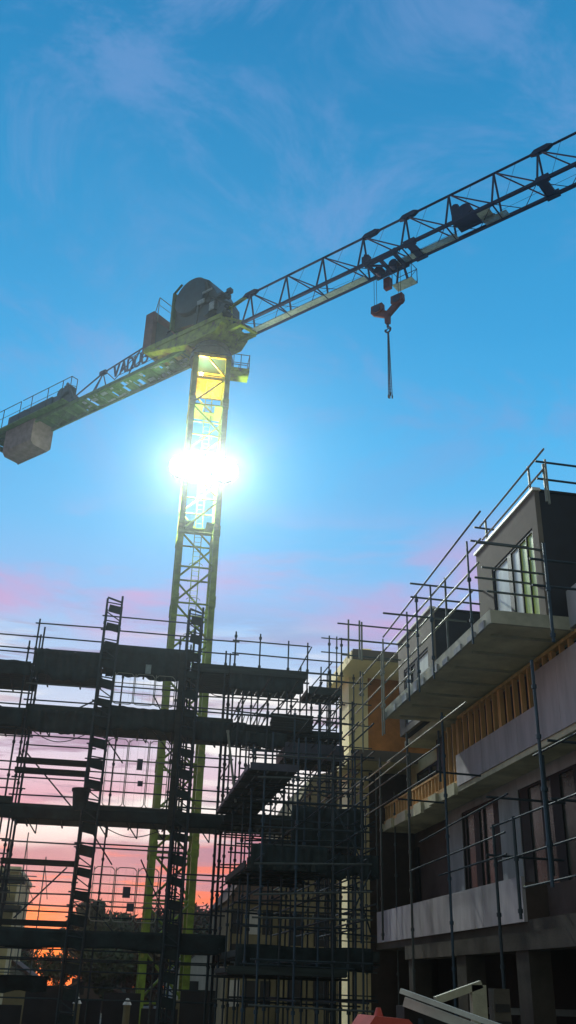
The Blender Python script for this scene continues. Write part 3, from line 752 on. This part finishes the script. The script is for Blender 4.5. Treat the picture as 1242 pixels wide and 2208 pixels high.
# L2 set back wall beyond the studs
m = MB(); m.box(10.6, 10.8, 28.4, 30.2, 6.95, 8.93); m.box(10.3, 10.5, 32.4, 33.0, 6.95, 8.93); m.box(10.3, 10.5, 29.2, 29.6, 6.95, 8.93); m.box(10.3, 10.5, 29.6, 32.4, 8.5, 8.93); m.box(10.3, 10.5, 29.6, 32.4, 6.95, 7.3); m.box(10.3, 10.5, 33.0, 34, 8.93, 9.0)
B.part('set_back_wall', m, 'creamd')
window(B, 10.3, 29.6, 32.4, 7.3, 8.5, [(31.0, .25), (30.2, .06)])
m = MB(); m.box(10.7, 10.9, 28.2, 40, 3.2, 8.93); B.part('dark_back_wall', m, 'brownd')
# L1 wall with windows
XW = 10.3
def wall_open(T, name, m_, X, th, y0, y1, z0, z1, wins, nm=None):
    m = MB(); ys = sorted({y0, y1, *[w[0] for w in wins], *[w[1] for w in wins]})
    for a, b in zip(ys[:-1], ys[1:]):
        w = next((w for w in wins if w[0] <= a + 1e-6 and w[1] >= b - 1e-6), None)
        if w is None: m.box(X, X + th, a, b, z0, z1)
        else: m.box(X, X + th, a, b, w[3], z1); m.box(X, X + th, a, b, z0, w[2])
    return T.part(name, m, m_)
wins = [(25.15, 28.1, 3.75, 6.5), (13, 23.8, 3.65, 6.42)]
wall_open(B, 'first_floor_wall', 'wall', XW, .22, 12, 29.5, 3.2, 6.72, wins)
window(B, XW, 25.15, 28.1, 3.75, 6.5, [(25.4, .35), (26.35, .09), (26.9, .42), (27.8, .09)], pane='glassg')
window(B, XW, 13, 23.8, 3.65, 6.42, [(23.45, .5), (22.4, .12), (21.6, .5), (20.4, .4), (19.2, .08), (17.5, .3), (15.5, .1)])
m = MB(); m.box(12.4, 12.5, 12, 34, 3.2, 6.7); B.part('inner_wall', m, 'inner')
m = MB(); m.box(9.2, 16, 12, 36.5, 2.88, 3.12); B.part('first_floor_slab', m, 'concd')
# balcony parapet panels
y = 21.25
for w in (2.45, 2.5, 2.6, 2.4, 2.4):
    m = MB(); m.box(9.12, 9.2, y, y + w - .015, 3.08, 4.02); B.part('parapet_panel', m, 'board'); y += w
m = MB(); m.box(9.2, 10.28, 21.25, 21.33, 3.12, 3.9); B.part('parapet_return', m, 'brownd')
m = MB(); m.box(9.7, 9.85, 12, 21.2, 3.12, 3.85); B.part('spandrel_wall', m, 'brownd')
# glazing set between piers, small dark balcony door
for y0 in (29.9, 33.5):
    m = MB(); m.box(10.62, 10.68, y0, y0 + .4, 4, 6.2); B.part('door_jamb', m, 'frame')
# ground floor
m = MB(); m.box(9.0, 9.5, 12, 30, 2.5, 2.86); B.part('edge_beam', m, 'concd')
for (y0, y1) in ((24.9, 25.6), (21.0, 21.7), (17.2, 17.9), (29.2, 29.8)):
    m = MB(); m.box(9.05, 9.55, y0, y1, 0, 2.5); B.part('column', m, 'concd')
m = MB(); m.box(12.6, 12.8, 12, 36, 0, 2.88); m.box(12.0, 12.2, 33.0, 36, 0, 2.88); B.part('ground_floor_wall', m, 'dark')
for q in ((9.6, 12, 24.95, 25.1, 1.2, 1.35), (12.3, 12.55, 23.0, 23.7, 1.9, 2.2), (12.3, 12.55, 19.8, 20.5, 2.1, 2.4)):
    m = MB(); m.box(*q); B.part('duct', m, 'wall')
m = MB(); m.box(10.5, 16, 36, 36.3, 0, 8.9); B.part('end_wall', m, 'brownd')

# --- edge protection of the top slab and facade scaffold
E1 = Thing('edge_guardrail', 'tube guardrail scaffold along the edge of the top concrete slab', 'guardrail', (7.5, 22, 8.5))
for y, z1 in ((19.05, 11.12), (21.8, 11.1), (23.0, 11.3), (23.9, 11.15), (26.4, 11.2), (26.6, 10.8), (28.9, 10.9)):
    standard(E1, 7.48, y, 8.6 if y < 26 else 8.3, z1, 'tube_blue' if y < 25 else 'rail', .025, 1.0)
for z in (11.75,):
    pass
for (y0, y1, z) in ((18.3, 30.5, 10.85), (18.5, 29.5, 10.35), (19.0, 30.0, 9.85), (23.5, 31.0, 9.35)):
    ledger(E1, (7.52, y0, z), (7.52, y1, z - .02), 'rail', .026, 'guard_rail')
ledger(E1, (7.52, 18.2, 11.5), (7.52, 26.5, 11.3), 'tube', .026, 'guard_rail')
for (x0, x1, y, z) in ((6.2, 8.7, 27, 11.8), (6.25, 8.5, 27, 11.3), (6.4, 8.3, 27.3, 10.9), (6.25, 8.5, 22, 10.3), (7.0, 9.0, 22, 11.2), (7.0, 8.9, 22, 10.82), (7.55, 9.0, 19, 11.13), (7.6, 8.98, 19, 10.2), (7.4, 8.99, 18.3, 10.75), (7.5, 8.99, 18.3, 10.15), (7.6, 8.99, 18.35, 9.6)):
    ledger(E1, (x0, y, z), (x1, y, z - .02), 'tube', .026, 'putlog')
for (x, y) in ((6.9, 27), (7.0, 27.1), (6.55, 27), (8.0, 22.1)): standard(E1, x, y, 10.7 if y > 25 else 9.1, 11.95 if y > 25 else 11.5, 'rail' if y > 25 else 'tube', .03, 0)
E2 = Thing('roof_guardrail', 'tube guardrail round the roof of the near black box', 'guardrail', (9.1, 19, 12.4))
for (x, y, z1) in ((9.12, 18.85, 13.25), (9.12, 21.75, 13.2), (9.2, 21.9, 13.0), (9.25, 18.2, 13.1), (9.14, 18.1, 12.9)): standard(E2, x, y, 11.9 if y < 18.3 else 12.3, z1, 'rail', .03, 0)
ledger(E2, (9.1, 17.9, 13.2), (9.1, 22.2, 13.15), 'rail', .027, 'guard_rail'); ledger(E2, (9.1, 18.0, 12.72), (9.1, 22.0, 12.7), 'rail', .027, 'guard_rail')
ledger(E2, (9.0, 18.2, 13.02), (13.5, 18.2, 12.98), 'tube_blue', .027, 'guard_rail'); ledger(E2, (9.0, 18.2, 12.55), (13.5, 18.2, 12.5), 'tube_blue', .027, 'guard_rail')
ledger(E2, (8.8, 21.8, 12.95), (9.6, 21.8, 12.93), 'tube', .027, 'putlog')
# handrail in front of near box
E3 = Thing('facade_scaffold', 'tall open tube scaffold standing before the building facade on the right', 'scaffold', (8.2, 22, 0))
for (x, y, z0, z1, mt) in ((8.0, 17.25, 3.4, 7.7, 'tube_blue'), (8.3, 19.5, 3.0, 5.0, 'tube_dark'), (8.3, 20.65, 0, 5.0, 'tube_dark'), (8.3, 23.7, 0, 8.3, 'tube_blue'), (8.3, 26.9, 0, 8.5, 'tube'), (8.3, 29.9, 3, 8.4, 'tube'), (8.3, 32.5, 3, 8.2, 'tube_blue'),  (8.06, 17.3, 3.6, 5.8, 'tube_dark'),
                          (8.35, 16.9, 8.0, 10.2, 'tube_blue'), (8.7, 25.2, 6.8, 8.2, 'tube_dark'), (8.7, 28.0, 6.6, 8.2, 'tube')):
    standard(E3, x, y, z0, z1, mt, .034, 1.0)
for (x, y0, y1, z, dz) in ((7.7, 20.3, 27, 7.62, 0), (7.7, 26.6, 33, 7.58, 0), (7.7, 22.2, 30, 7.08, 0), (7.7, 22.6, 33, 6.5, 0), (8.3, 26.8, 34, 7.85, -.1), (8.3, 19.7, 26, 5.5, -.2), (8.3, 20, 27, 4.75, -.1), (8.3, 20.0, 24.5, 4.3, 0), (8.3, 16, 20.8, 4.95, 0), (8.3, 16, 20.5, 4.2, 0), (8.2, 14.5, 18.0, 5.95, 0), (8.2, 14.5, 19, 3.55, 0)):
    ledger(E3, (x, y0, z), (x, y1, z + dz), 'rail' if z > 7.5 else 'tube_dark', .022)
for (x0, x1, y, z) in ((8.2, 10.2, 17.3, 6.1), (8.2, 9.9, 17.4, 5.0), (8.1, 9.9, 20.65, 4.35), (8.0, 9.4, 24.0, 6.8), (8.0, 9.4, 27, 6.6), (8.2, 10.1, 20.7, 5.6), (8.1, 13, 17.1, 9.9), (8.1, 13, 17.1, 9.3)):
    ledger(E3, (x0, y, z), (x1, y, z - .03), 'tube_dark', .028, 'transom')

# ================================================================= FAR CREAM BLOCK
FB = Thing('cream_block', 'cream and orange-brown apartment block with flat overhanging slabs behind the scaffold', 'building', (9, 34, 0))
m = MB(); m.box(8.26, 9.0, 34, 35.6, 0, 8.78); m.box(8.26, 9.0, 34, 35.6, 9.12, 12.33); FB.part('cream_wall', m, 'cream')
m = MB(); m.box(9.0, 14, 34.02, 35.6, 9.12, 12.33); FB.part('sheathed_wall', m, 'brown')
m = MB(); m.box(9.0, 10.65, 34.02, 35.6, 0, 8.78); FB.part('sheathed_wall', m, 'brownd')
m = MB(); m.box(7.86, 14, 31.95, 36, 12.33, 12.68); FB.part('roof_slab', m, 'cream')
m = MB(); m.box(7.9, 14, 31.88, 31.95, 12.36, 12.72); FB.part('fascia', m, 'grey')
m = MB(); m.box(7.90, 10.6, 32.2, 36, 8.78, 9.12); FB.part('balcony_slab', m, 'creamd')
m = MB(); m.box(7.95, 10.6, 32.13, 32.2, 8.8, 9.16); FB.part('fascia', m, 'grey')
m = MB(); m.box(8.5, 8.9, 33, 33.4, 12.68, 13.15); FB.part('roof_upstand', m, 'cream')
for z in (3.2, 6.0):
    m = MB(); m.box(8.16, 9.0, 33.9, 34.0, z, z + .12); FB.part('string_course', m, 'creamd')
E4 = Thing('block_scaffold', 'thin tube scaffold round the cream block with a guardrail on its roof', 'scaffold', (8.2, 33, 0))
for (x, y, z0, z1) in ((7.6, 33.2, 0, 13.6), (8.35, 33.6, 0, 12.3), (7.2, 33.0, 0, 12.0), (8.1, 31.6, 10.9, 11.8), (9.0, 33, 4, 8.6), (7.3, 32, 0, 9.6), (8.5, 32.6, 0, 7.5), (9.6, 32.8, 0, 7.9)):
    standard(E4, x, y, z0, z1, 'tube_dark' if x < 8 else 'tube', .026)
z = 1.5
while z < 12:
    for y in (33.3,):
        ledger(E4, (7.1, y, z), (8.95, y, z - .02), 'tube_dark', .022)
    z += .8
for z in (12.95, 13.5): ledger(E4, (7.0, 33.2, z), (9.4, 33.2, z), 'tube')
# pale building glimpsed behind the dense scaffold
GB = Thing('pale_block', 'pale olive building glimpsed through the scaffold thicket', 'building', (7, 44, 0))
m = MB(); m.prism([(7.6, 0), (11.5, 0), (11.5, 11.2), (9.0, 10.6), (8.2, 9.2), (7.6, 8.0)], 1, 44, 52); GB.part('upper_wall', m, 'olive')
m = MB(); m.box(5.4, 7.55, 44.3, 52, 0, 5.0); GB.part('low_wall', m, 'olive')
m = MB(); m.prism([(5.2, 5.0), (7.7, 5.0), (7.2, 6.1), (6.0, 6.1)], 1, 44.1, 52); GB.part('roof', m, 'roof')
random.seed(2)
for i in range(3):
    for j in range(3):
        x = 5.55 + i * .66; z = .9 + j * 1.4
        m = MB(); m.box(x, x + .45, 44.27, 44.295, z, z + 1.0); GB.part('window', m, 'frame' if (i + j) % 3 else 'wall')
for i in range(3):
    for j in range(4):
        x = 8.0 + i * 1.1; z = 1.0 + j * 2.3
        m = MB(); m.box(x, x + .6, 43.97, 43.995, z, z + 1.3); GB.part('window', m, 'frame')

# ================================================================= LEFT: distant block with scaffold, houses
LB = Thing('grey_block', 'distant grey-green block wrapped in scaffold at the left picture edge', 'building', (-6, 55, 0))
m = MB(); m.box(-12, -4.75, 56.2, 66, 0, 6.9); LB.part('wall', m, 'creamd')
m = MB(); m.box(-12.1, -4.65, 56.0, 66, 6.9, 7.15); LB.part('roof_slab', m, 'conc')
for z in (1.2, 3.1, 5.0):
    for x in (-6.9, -5.8): 
        m = MB(); m.box(x, x + .6, 56.17, 56.195, z, z + 1.1); LB.part('window', m, 'frame')
LS = Thing('distant_scaffold', 'thin distant scaffold with pointed standards at the left picture edge', 'scaffold', (-5, 55, 0))
for i, x in enumerate((-7.2, -6.2, -5.3, -4.45, -4.1, -3.35)):
    standard(LS, x, 55, 0, (8.0, 8.6, 8.4, 8.8, 6.5, 7.6)[i], 'tube', .035, 0)
    m = MB(); m.tube((x, 55, (8.0, 8.6, 8.4, 8.8, 6.5, 7.6)[i] - .4), (x + .35, 55, 5.5), .02, n=5); LS.part('brace', m, 'tube')
for z in (2.0, 2.7, 3.6, 4.4, 5.3, 6.1, 6.6, 7.4): ledger(LS, (-8, 55, z), (-3.7 if z < 7 else -4.2, 55, z), 'tube', .03)
for z in (5.2, 6.6): 
    m = MB(); m.box(-8, -4.3, 54.9, 55.9, z - .35, z - .05); LS.part('deck', m, 'toe')
def house(x0, x1, y, d, ze, zr, wm, label, rf='roof'):
    T = Thing('house', label, 'house', ((x0 + x1) / 2, y, 0), group='low houses beyond the site')
    xm = (x0 + x1) / 2
    m = MB(); m.prism([(x0, 0), (x1, 0), (x1, ze), (xm, zr), (x0, ze)], 1, y, y + d); w = T.part('wall', m, wm)
    m = MB()
    m.prism([(x0 - .25, ze - .1), (xm, zr + .06), (xm, zr + .24), (x0 - .25, ze + .08)], 1, y - .2, y + d + .2)
    m.prism([(xm, zr + .06), (x1 + .25, ze - .1), (x1 + .25, ze + .08), (xm, zr + .24)], 1, y - .2, y + d + .2); T.part('roof', m, rf)
    for k in range(2):
        xx = x0 + (x1 - x0) * (.2 + .42 * k)
        m = MB(); m.box(xx, xx + .9, y - .04, y - .01, .9, 1.9); T.part('window', m, 'frame')
house(-9.5, -3.4, 60, 8, 1.6, 3.5, 'wall', 'low pale gabled house at the lower left corner')
house(4.4, 7.6, 62, 8, 2.2, 3.6, 'wall', 'low pale gabled house seen between the crane legs and the scaffold')
house(-2.6, 2.0, 75, 8, .9, 2.0, 'brownd', 'low dark house under the trees left of the crane')

# ================================================================= TREES
def tree(x, y, H, R, label, seed, leafm='leaf', nleaf=1500, trunk=.35, low=.25, ls=.35):
    random.seed(seed)
    T = Thing('broadleaf_tree', label, 'tree', (x, y, 0), group='trees along the horizon', local=True)
    m = MB(); tips = []
    def br(p, d, L, r, lv):
        n_ = 3; q = p
        for i in range(n_):
            d = (d + Vector((random.uniform(-.2, .2), random.uniform(-.2, .2), random.uniform(-.05, .15)))).normalized()
            q2 = q + d * (L / n_); m.tube(q, q2, r * (1 - .25 * i / n_), r * (1 - .25 * (i + 1) / n_), n=5); q = q2
            if lv > 0: tips.append(q)
        if lv < 4:
            for k in range(3 if lv else 5):
                a = random.uniform(0, 6.28); nd = (d * .75 + Vector((math.cos(a), math.sin(a), random.uniform(-.05, .5))) * .75).normalized()
                br(q, nd, L * random.uniform(.55, .8), r * .58, lv + 1)
    br(Vector((0, 0, -.2)), Vector((0, 0, 1)), H * .32, trunk * H / 8, 0)
    T.part('trunk', m, 'bark')
    m = MB()
    for i in range(nleaf):
        t = random.choice(tips); s_ = R * .12
        c = t + Vector((random.gauss(0, s_), random.gauss(0, s_), random.gauss(0, s_)))
        if c.z < H * low: continue
        u = Vector((random.uniform(-1, 1), random.uniform(-1, 1), random.uniform(-1, 1))).normalized(); w = u.orthogonal().normalized() * random.uniform(.4, .8)
        u = u * ls * random.uniform(.5, 1.2); w = w * ls
        m.add([c - u, c + w * .6, c + u, c - w * .6], [(0, 1, 2, 3)])
    T.part('crown', m, leafm)
TR = [(-4.6, 78, 3.5, 2.6, 40), (-2.9, 82, 3.6, 2.6, 41), (-.4, 84, 7.2, 3, 2), (1.3, 88, 7.0, 3, 3), (2.9, 92, 6.6, 3, 4), (4.6, 86, 5.9, 3, 5), (6.6, 90, 8.0, 3.4, 6), (8.7, 88, 8.8, 3.8, 7), (10.6, 92, 7.6, 3.4, 8), (-6.5, 86, 4.2, 3, 9), (-8.6, 90, 5.2, 3, 10), (13.5, 92, 7.4, 3.6, 11), (3.8, 72, 4.2, 2.4, 12), (.6, 70, 3.9, 2.2, 13), (6.2, 74, 4.4, 2.4, 15)]
names = ['low twiggy tree in front of the orange glow at the left', 'low twiggy tree at the right end of the orange glow', 'tallest dense tree under the tall ladder tower', 'dense dark tree just right of the ladder tower', 'round dark tree below the gate panels', 'small tree left of the crane legs', 'tree seen between the crane legs', 'thin twiggy tree rising right of the crane mast', 'twiggy tree next to the scaffold thicket', 'low bush-like tree over the gabled house', 'tree behind the grey block', 'tree behind the cream block', 'near low tree between the crane legs', 'near low tree under the ladder tower', 'near low tree right of the crane mast']
for (x, y, H, R, sd), nm in zip(TR, names):
    sparse = 'twiggy' in nm
    tree(x, y, H * 1.13, R, 'dark ' + nm if 'dark' not in nm else nm, sd, 'leaf2' if sd % 3 == 0 else 'leaf', 1500 if sparse else 8000, .18, .1, .24 if sparse else .42)
# hedge mass at the horizon
m = MB(); random.seed(77)
for i in range(9000):
    x = random.uniform(-60, 60); y = random.uniform(96, 104); z = abs(random.gauss(0, 1)) * .55 * (1 + .4 * math.sin(x * .5))
    c = Vector((x, y, z)); u = Vector((random.uniform(-1, 1), random.uniform(-1, 1), random.uniform(-1, 1))).normalized(); w = u.orthogonal().normalized()
    m.add([c - u * .5, c + w * .4, c + u * .5, c - w * .4], [(0, 1, 2, 3)])
struct('far_woodland', m, 'leaf', 'stuff')

# ================================================================= FOREGROUND MACHINES
T = Thing('conveyor', 'pale metal beam of a conveyor sloping down to the right in the foreground', 'conveyor', (4.8, 14, 0))
m = MB(); m.bar((4.13, 14, 1.63), (5.6, 13.2, 1.14), .16, .06); m.bar((4.2, 14.1, 1.5), (5.5, 13.4, 1.05), .05, .12); T.part('beam', m, 'alu')
m = MB(); m.box(4.2, 4.9, 14.1, 14.5, .9, 1.45); T.part('drive_unit', m, 'dark')
for x in (4.4, 5.3):
    m = MB(); m.tube((x, 14, 0), (x, 14, 1.3), .04); T.part('leg', m, 'tube_dark')
T = Thing('red_machine', 'low red machine hood at the bottom edge of the picture', 'machine', (3.8, 13.6, 0))
m = MB(); m.prism([(3.5, 0.3), (4.15, .3), (4.15, 1.2), (4.05, 1.3), (3.6, 1.33), (3.5, 1.2)], 1, 13.4, 14.3); T.part('body', m, 'redp')
m = MB(); m.tube((3.78, 13.9, 1.3), (3.78, 13.9, 1.42), .07, .03, n=10); T.part('cap', m, 'redp')
for y in (13.6, 14.1):
    m = MB(); m.tube((3.5, y, .28), (4.15, y, .28), .28, n=16); T.part('wheel', m, 'dark')
T = Thing('beige_frame', 'beige angled steel frame standing before the ground floor columns', 'frame', (5.3, 14.6, 0))
m = MB(); m.bar((4.85, 14.7, 1.52), (5.55, 14.7, 1.75), .12, .1); m.bar((5.5, 14.7, 0), (5.5, 14.7, 1.74), .22, .12, up=(0, 1, 0)); m.bar((5.0, 14.7, 1.0), (5.5, 14.7, 1.2), .1, .08); T.part('frame', m, 'beige')
m = MB(); m.box(5.7, 5.95, 14.6, 14.8, 0, 1.7); T.part('post', m, 'concd')
for k in range(6):
    m = MB(); m.box(5.72, 5.93, 14.58, 14.6, .3 + k * .22, .4 + k * .22); T.part('vent', m, 'dark')
# site hoarding and skips near the scaffold foot
T = Thing('site_cabin', 'dark site cabin with a lit cream end at the lower left', 'cabin', (-3, 40, 0))
m = MB(); m.box(-2.35, -.6, 40, 43, 0, 1.25); T.part('body', m, 'memb')
m = MB(); m.box(-3.3, -2.4, 40, 43, 0, 1.35); T.part('end_panel', m, 'olive')
for (x, lb) in ((-.55, 'small pale post lamp left of the ladder tower foot'), (1.1, 'small pale post lamp between ladder tower and crane')):
    T = Thing('bollard_post', lb, 'post', (x, 36, 0), local=True)
    m = MB(); m.tube((0, 0, 0), (0, 0, 1.0), .12, n=10); T.part('post', m, 'olive')
    m = MB(); m.tube((0, 0, 1.0), (0, 0, 1.2), .16, .04, n=10); T.part('cap', m, 'wall')
m = MB(); m.box(2.5, 3.05, 38, 38.6, 0, 1.1); m.box(2.47, 3.08, 37.97, 38.63, 1.1, 1.16); solo('pallet_load', m, 'olive', 'cream wrapped pallet load at the foot of the crane', 'pallet load', (2.8, 38.3, 0))
m = MB()
for i in range(9): m.box(-7.5 + i * 1.3, -6.25 + i * 1.3, 36.5, 36.56, .0, (1.5, 1.1, 1.35, .9)[i % 4])
solo('site_hoarding', m, 'memb', 'dark site hoarding panels running behind the scaffold foot', 'hoarding', (-1, 36.5, 0))

# ================================================================= SKY / WORLD
w = bpy.data.worlds.new('World'); SC.world = w; w.use_nodes = True
nt = w.node_tree; N, L = nt.nodes, nt.links; N.clear()
out = N.new('ShaderNodeOutputWorld'); bg = N.new('ShaderNodeBackground'); L.new(bg.outputs[0], out.inputs[0])
SKY = 1.0
bg.inputs[1].default_value = SKY
tc = N.new('ShaderNodeTexCoord'); sep = N.new('ShaderNodeSeparateXYZ'); L.new(tc.outputs['Generated'], sep.inputs[0])
def mth(op, a, b=None, c=None, clamp=False):
    n_ = N.new('ShaderNodeMath'); n_.operation = op; n_.use_clamp = clamp
    for i, v in enumerate((a, b, c)):
        if v is None: continue
        if isinstance(v, (int, float)): n_.inputs[i].default_value = v
        else: L.new(v, n_.inputs[i])
    return n_.outputs[0]
def smooth(v, a, b):
    n_ = N.new('ShaderNodeMapRange'); n_.interpolation_type = 'SMOOTHSTEP'; L.new(v, n_.inputs[0]); n_.inputs[1].default_value = a; n_.inputs[2].default_value = b; return n_.outputs[0]
def mix(f, a, b):
    n_ = N.new('ShaderNodeMix'); n_.data_type = 'RGBA'
    if isinstance(f, (int, float)): n_.inputs[0].default_value = f
    else: L.new(f, n_.inputs[0])
    for i, v in ((6, a), (7, b)):
        if isinstance(v, tuple): n_.inputs[i].default_value = (*v, 1)
        else: L.new(v, n_.inputs[i])
    return n_.outputs[2]
def noise(vec, sc, det=5, ro=.55, dist=0.):
    n_ = N.new('ShaderNodeTexNoise'); n_.inputs['Scale'].default_value = sc; n_.inputs['Detail'].default_value = det; n_.inputs['Roughness'].default_value = ro; n_.inputs['Distortion'].default_value = dist
    L.new(vec, n_.inputs['Vector']); return n_.outputs['Fac']
def mapv(sc, loc=(0, 0, 0), rot_=(0, 0, 0)):
    n_ = N.new('ShaderNodeMapping'); n_.inputs['Scale'].default_value = sc; n_.inputs['Location'].default_value = loc; n_.inputs['Rotation'].default_value = rot_; L.new(tc.outputs['Generated'], n_.inputs[0]); return n_.outputs[0]
def srgb(r, g_, b):
    f = lambda c: ((c / 255 + .055) / 1.055) ** 2.4 if c > 10 else c / 255 / 12.92
    return (f(r), f(g_), f(b))
el = sep.outputs[2]
nz = noise(mapv((1.3, 1.3, 5)), 2.2, 5)
elw = mth('ADD', el, mth('MULTIPLY', mth('SUBTRACT', nz, .5), .045))
ramp = N.new('ShaderNodeValToRGB'); L.new(elw, ramp.inputs[0]); cr = ramp.color_ramp
stops = [(0.0, (250, 66, 20)), (.03, (250, 80, 40)), (.055, (244, 92, 66)), (.085, (236, 98, 88)), (.12, (222, 108, 116)), (.155, (208, 142, 172)), (.19, (220, 202, 222)), (.24, (202, 216, 240)), (.29, (174, 204, 240)),
         (.35, (142, 190, 240)), (.42, (104, 188, 242)), (.50, (76, 180, 238)), (.60, (56, 162, 222)), (.70, (46, 148, 206)), (.82, (36, 130, 188)), (1.0, (26, 106, 166))]
cr.elements[0].position = stops[0][0]; cr.elements[0].color = (*srgb(*stops[0][1]), 1)
cr.elements[1].position = stops[-1][0]; cr.elements[1].color = (*srgb(*stops[-1][1]), 1)
for p, c in stops[1:-1]:
    e = cr.elements.new(p); e.color = (*srgb(*c), 1)
c = ramp.outputs[0]
# low horizontal cloud bars, lit pink / mauve / near-white
bars = noise(mapv((1.3, 1.3, 12)), 3.4, 8, .6, .4)
lowm = mth('MULTIPLY', smooth(el, .02, .10), mth('SUBTRACT', 1, smooth(el, .26, .38)))
c = mix(mth('MULTIPLY', mth('MULTIPLY', smooth(bars, .46, .55), lowm), .85), c, srgb(150, 118, 158))
bars2 = noise(mapv((1.0, 1.0, 6.5), (3.1, 1.7, .3)), 3.4, 5, .5, .4)
midm = mth('MULTIPLY', smooth(el, .09, .15), mth('SUBTRACT', 1, smooth(el, .27, .36)))
c = mix(mth('MULTIPLY', mth('MULTIPLY', smooth(bars2, .45, .58), midm), .95), c, (1.0, .99, .97))
pk = noise(mapv((1.2, 1.2, 4), (7, 2, 1)), 3.2, 5, .55, .3)
pm = mth('MULTIPLY', smooth(el, .29, .34), mth('SUBTRACT', 1, smooth(el, .38, .47)))
c = mix(mth('MULTIPLY', mth('MULTIPLY', smooth(pk, .44, .64), pm), .75), c, srgb(206, 160, 208))
# high faint mauve wisps
hw = noise(mapv((1, 1, 1.4), (1, 5, 2), (0, .3, .5)), 4.6, 8, .66, .7)
hm = smooth(el, .40, .55)
c = mix(mth('MULTIPLY', mth('MULTIPLY', smooth(hw, .44, .66), hm), .45), c, srgb(128, 160, 216))
# glow round the sunset point, darker sky opposite it
AZ = math.radians(-3.5)
dotn = N.new('ShaderNodeVectorMath'); dotn.operation = 'DOT_PRODUCT'; L.new(tc.outputs['Generated'], dotn.inputs[0]); dotn.inputs[1].default_value = (math.sin(AZ), math.cos(AZ), .02)
front = smooth(dotn.outputs['Value'], -.5, .55)
c = mix(front, (.25, .28, .27), c)
gl = smooth(dotn.outputs['Value'], .985, .9995)
lowg = mth('SUBTRACT', 1, smooth(el, .01, .07))
c = mix(mth('MULTIPLY', mth('MULTIPLY', gl, lowg), .85), c, (.98, .12, .02))
# faint physical twilight sky added underneath
st = N.new('ShaderNodeTexSky'); st.sky_type = 'NISHITA'; st.sun_disc = False; st.sun_elevation = math.radians(1.2); st.sun_rotation = AZ
add = N.new('ShaderNodeMix'); add.data_type = 'RGBA'; add.blend_type = 'ADD'; add.inputs[0].default_value = .02; L.new(c, add.inputs[6]); L.new(st.outputs[0], add.inputs[7])
below = mix(smooth(el, -.03, -.008), (.03, .022, .016), add.outputs[2])
L.new(below, bg.inputs[0])

# ================================================================= LIGHTS
def lamp(name, typ, energy, loc=(0, 0, 0), col=(1, 1, 1), **kw):
    d = bpy.data.lights.new(name, typ); d.energy = energy; d.color = col
    for k, v in kw.items(): setattr(d, k, v)
    o = bpy.data.objects.new(name, d); COL.objects.link(o); o.location = loc; return o
sun = lamp('sun', 'SUN', .25, col=(1, .55, .3), angle=math.radians(2))
dv = Vector((math.sin(AZ), math.cos(AZ), math.tan(math.radians(1.2)))); sun.rotation_euler = dv.to_track_quat('Z', 'Y').to_euler()
for x, sd in ((1.95, 'left'), (4.12, 'right')):
    s = lamp('floodlight_beam', 'SPOT', 14500, (x, 47.2, 28.2), (.93, 1, .97), spot_size=math.radians(136), spot_blend=.6, shadow_soft_size=.25)
    s.rotation_euler = Vector((0, .9, .5)).to_track_quat('Z', 'Y').to_euler()
lamp('mast_spill_light', 'POINT', 6500, (3.02, 48.2, 28.3), (.9, 1, .70), shadow_soft_size=.2)
lamp('bulkhead_light', 'POINT', 750, (2.45, 48.6, 35.7), (1, .75, .3), shadow_soft_size=.1)

# haze
HZ = 0.0006  # thin scattering air, added to give the floodlights a halo
m = MB(); m.box(-194, 194, -154, 234, -1.2, 46); 
hm_ = bpy.data.materials.new('halo_haze_air'); hm_.use_nodes = True; hn = hm_.node_tree; hn.nodes.clear()
ho = hn.nodes.new('ShaderNodeOutputMaterial'); pv = hn.nodes.new('ShaderNodeVolumePrincipled'); hn.links.new(pv.outputs[0], ho.inputs['Volume'])
pv.inputs['Color'].default_value = (.82, .93, 1, 1); pv.inputs['Density'].default_value = HZ; pv.inputs['Anisotropy'].default_value = .86
M['halo_haze'] = hm_
if HZ > 0: struct('halo_haze', m, 'halo_haze', 'stuff')

# ================================================================= CAMERA
cam = bpy.data.cameras.new('camera'); co = bpy.data.objects.new('camera', cam); COL.objects.link(co)
F = 2031.; cx_, cy_ = 621., 1104.
Zc = Vector((124, -4004, 2031)).normalized(); Yc = Vector((-414, 1017, 2031)).normalized(); Yc = (Yc - Zc * Yc.dot(Zc)).normalized(); Xc = Yc.cross(Zc)
# rows: world axes in camera (right, down, forward)
right = Vector((Xc.x, Yc.x, Zc.x)); down = Vector((Xc.y, Yc.y, Zc.y)); fwd = Vector((Xc.z, Yc.z, Zc.z))
R = Matrix((right, -down, -fwd)).transposed()
co.matrix_world = Matrix.Translation((0, 0, 1.6)) @ R.to_4x4()
cam.sensor_fit = 'VERTICAL'; cam.sensor_height = 24; cam.sensor_width = 24 * 1242 / 2208; cam.lens = 24 * F / 2208
cam.clip_end = 5000; cam.clip_start = .1
SC.camera = co
SC.render.resolution_x = 576; SC.render.resolution_y = 1024
SC.view_settings.view_transform = 'Standard'; SC.view_settings.look = 'None'; SC.view_settings.exposure = 0; SC.view_settings.gamma = 1
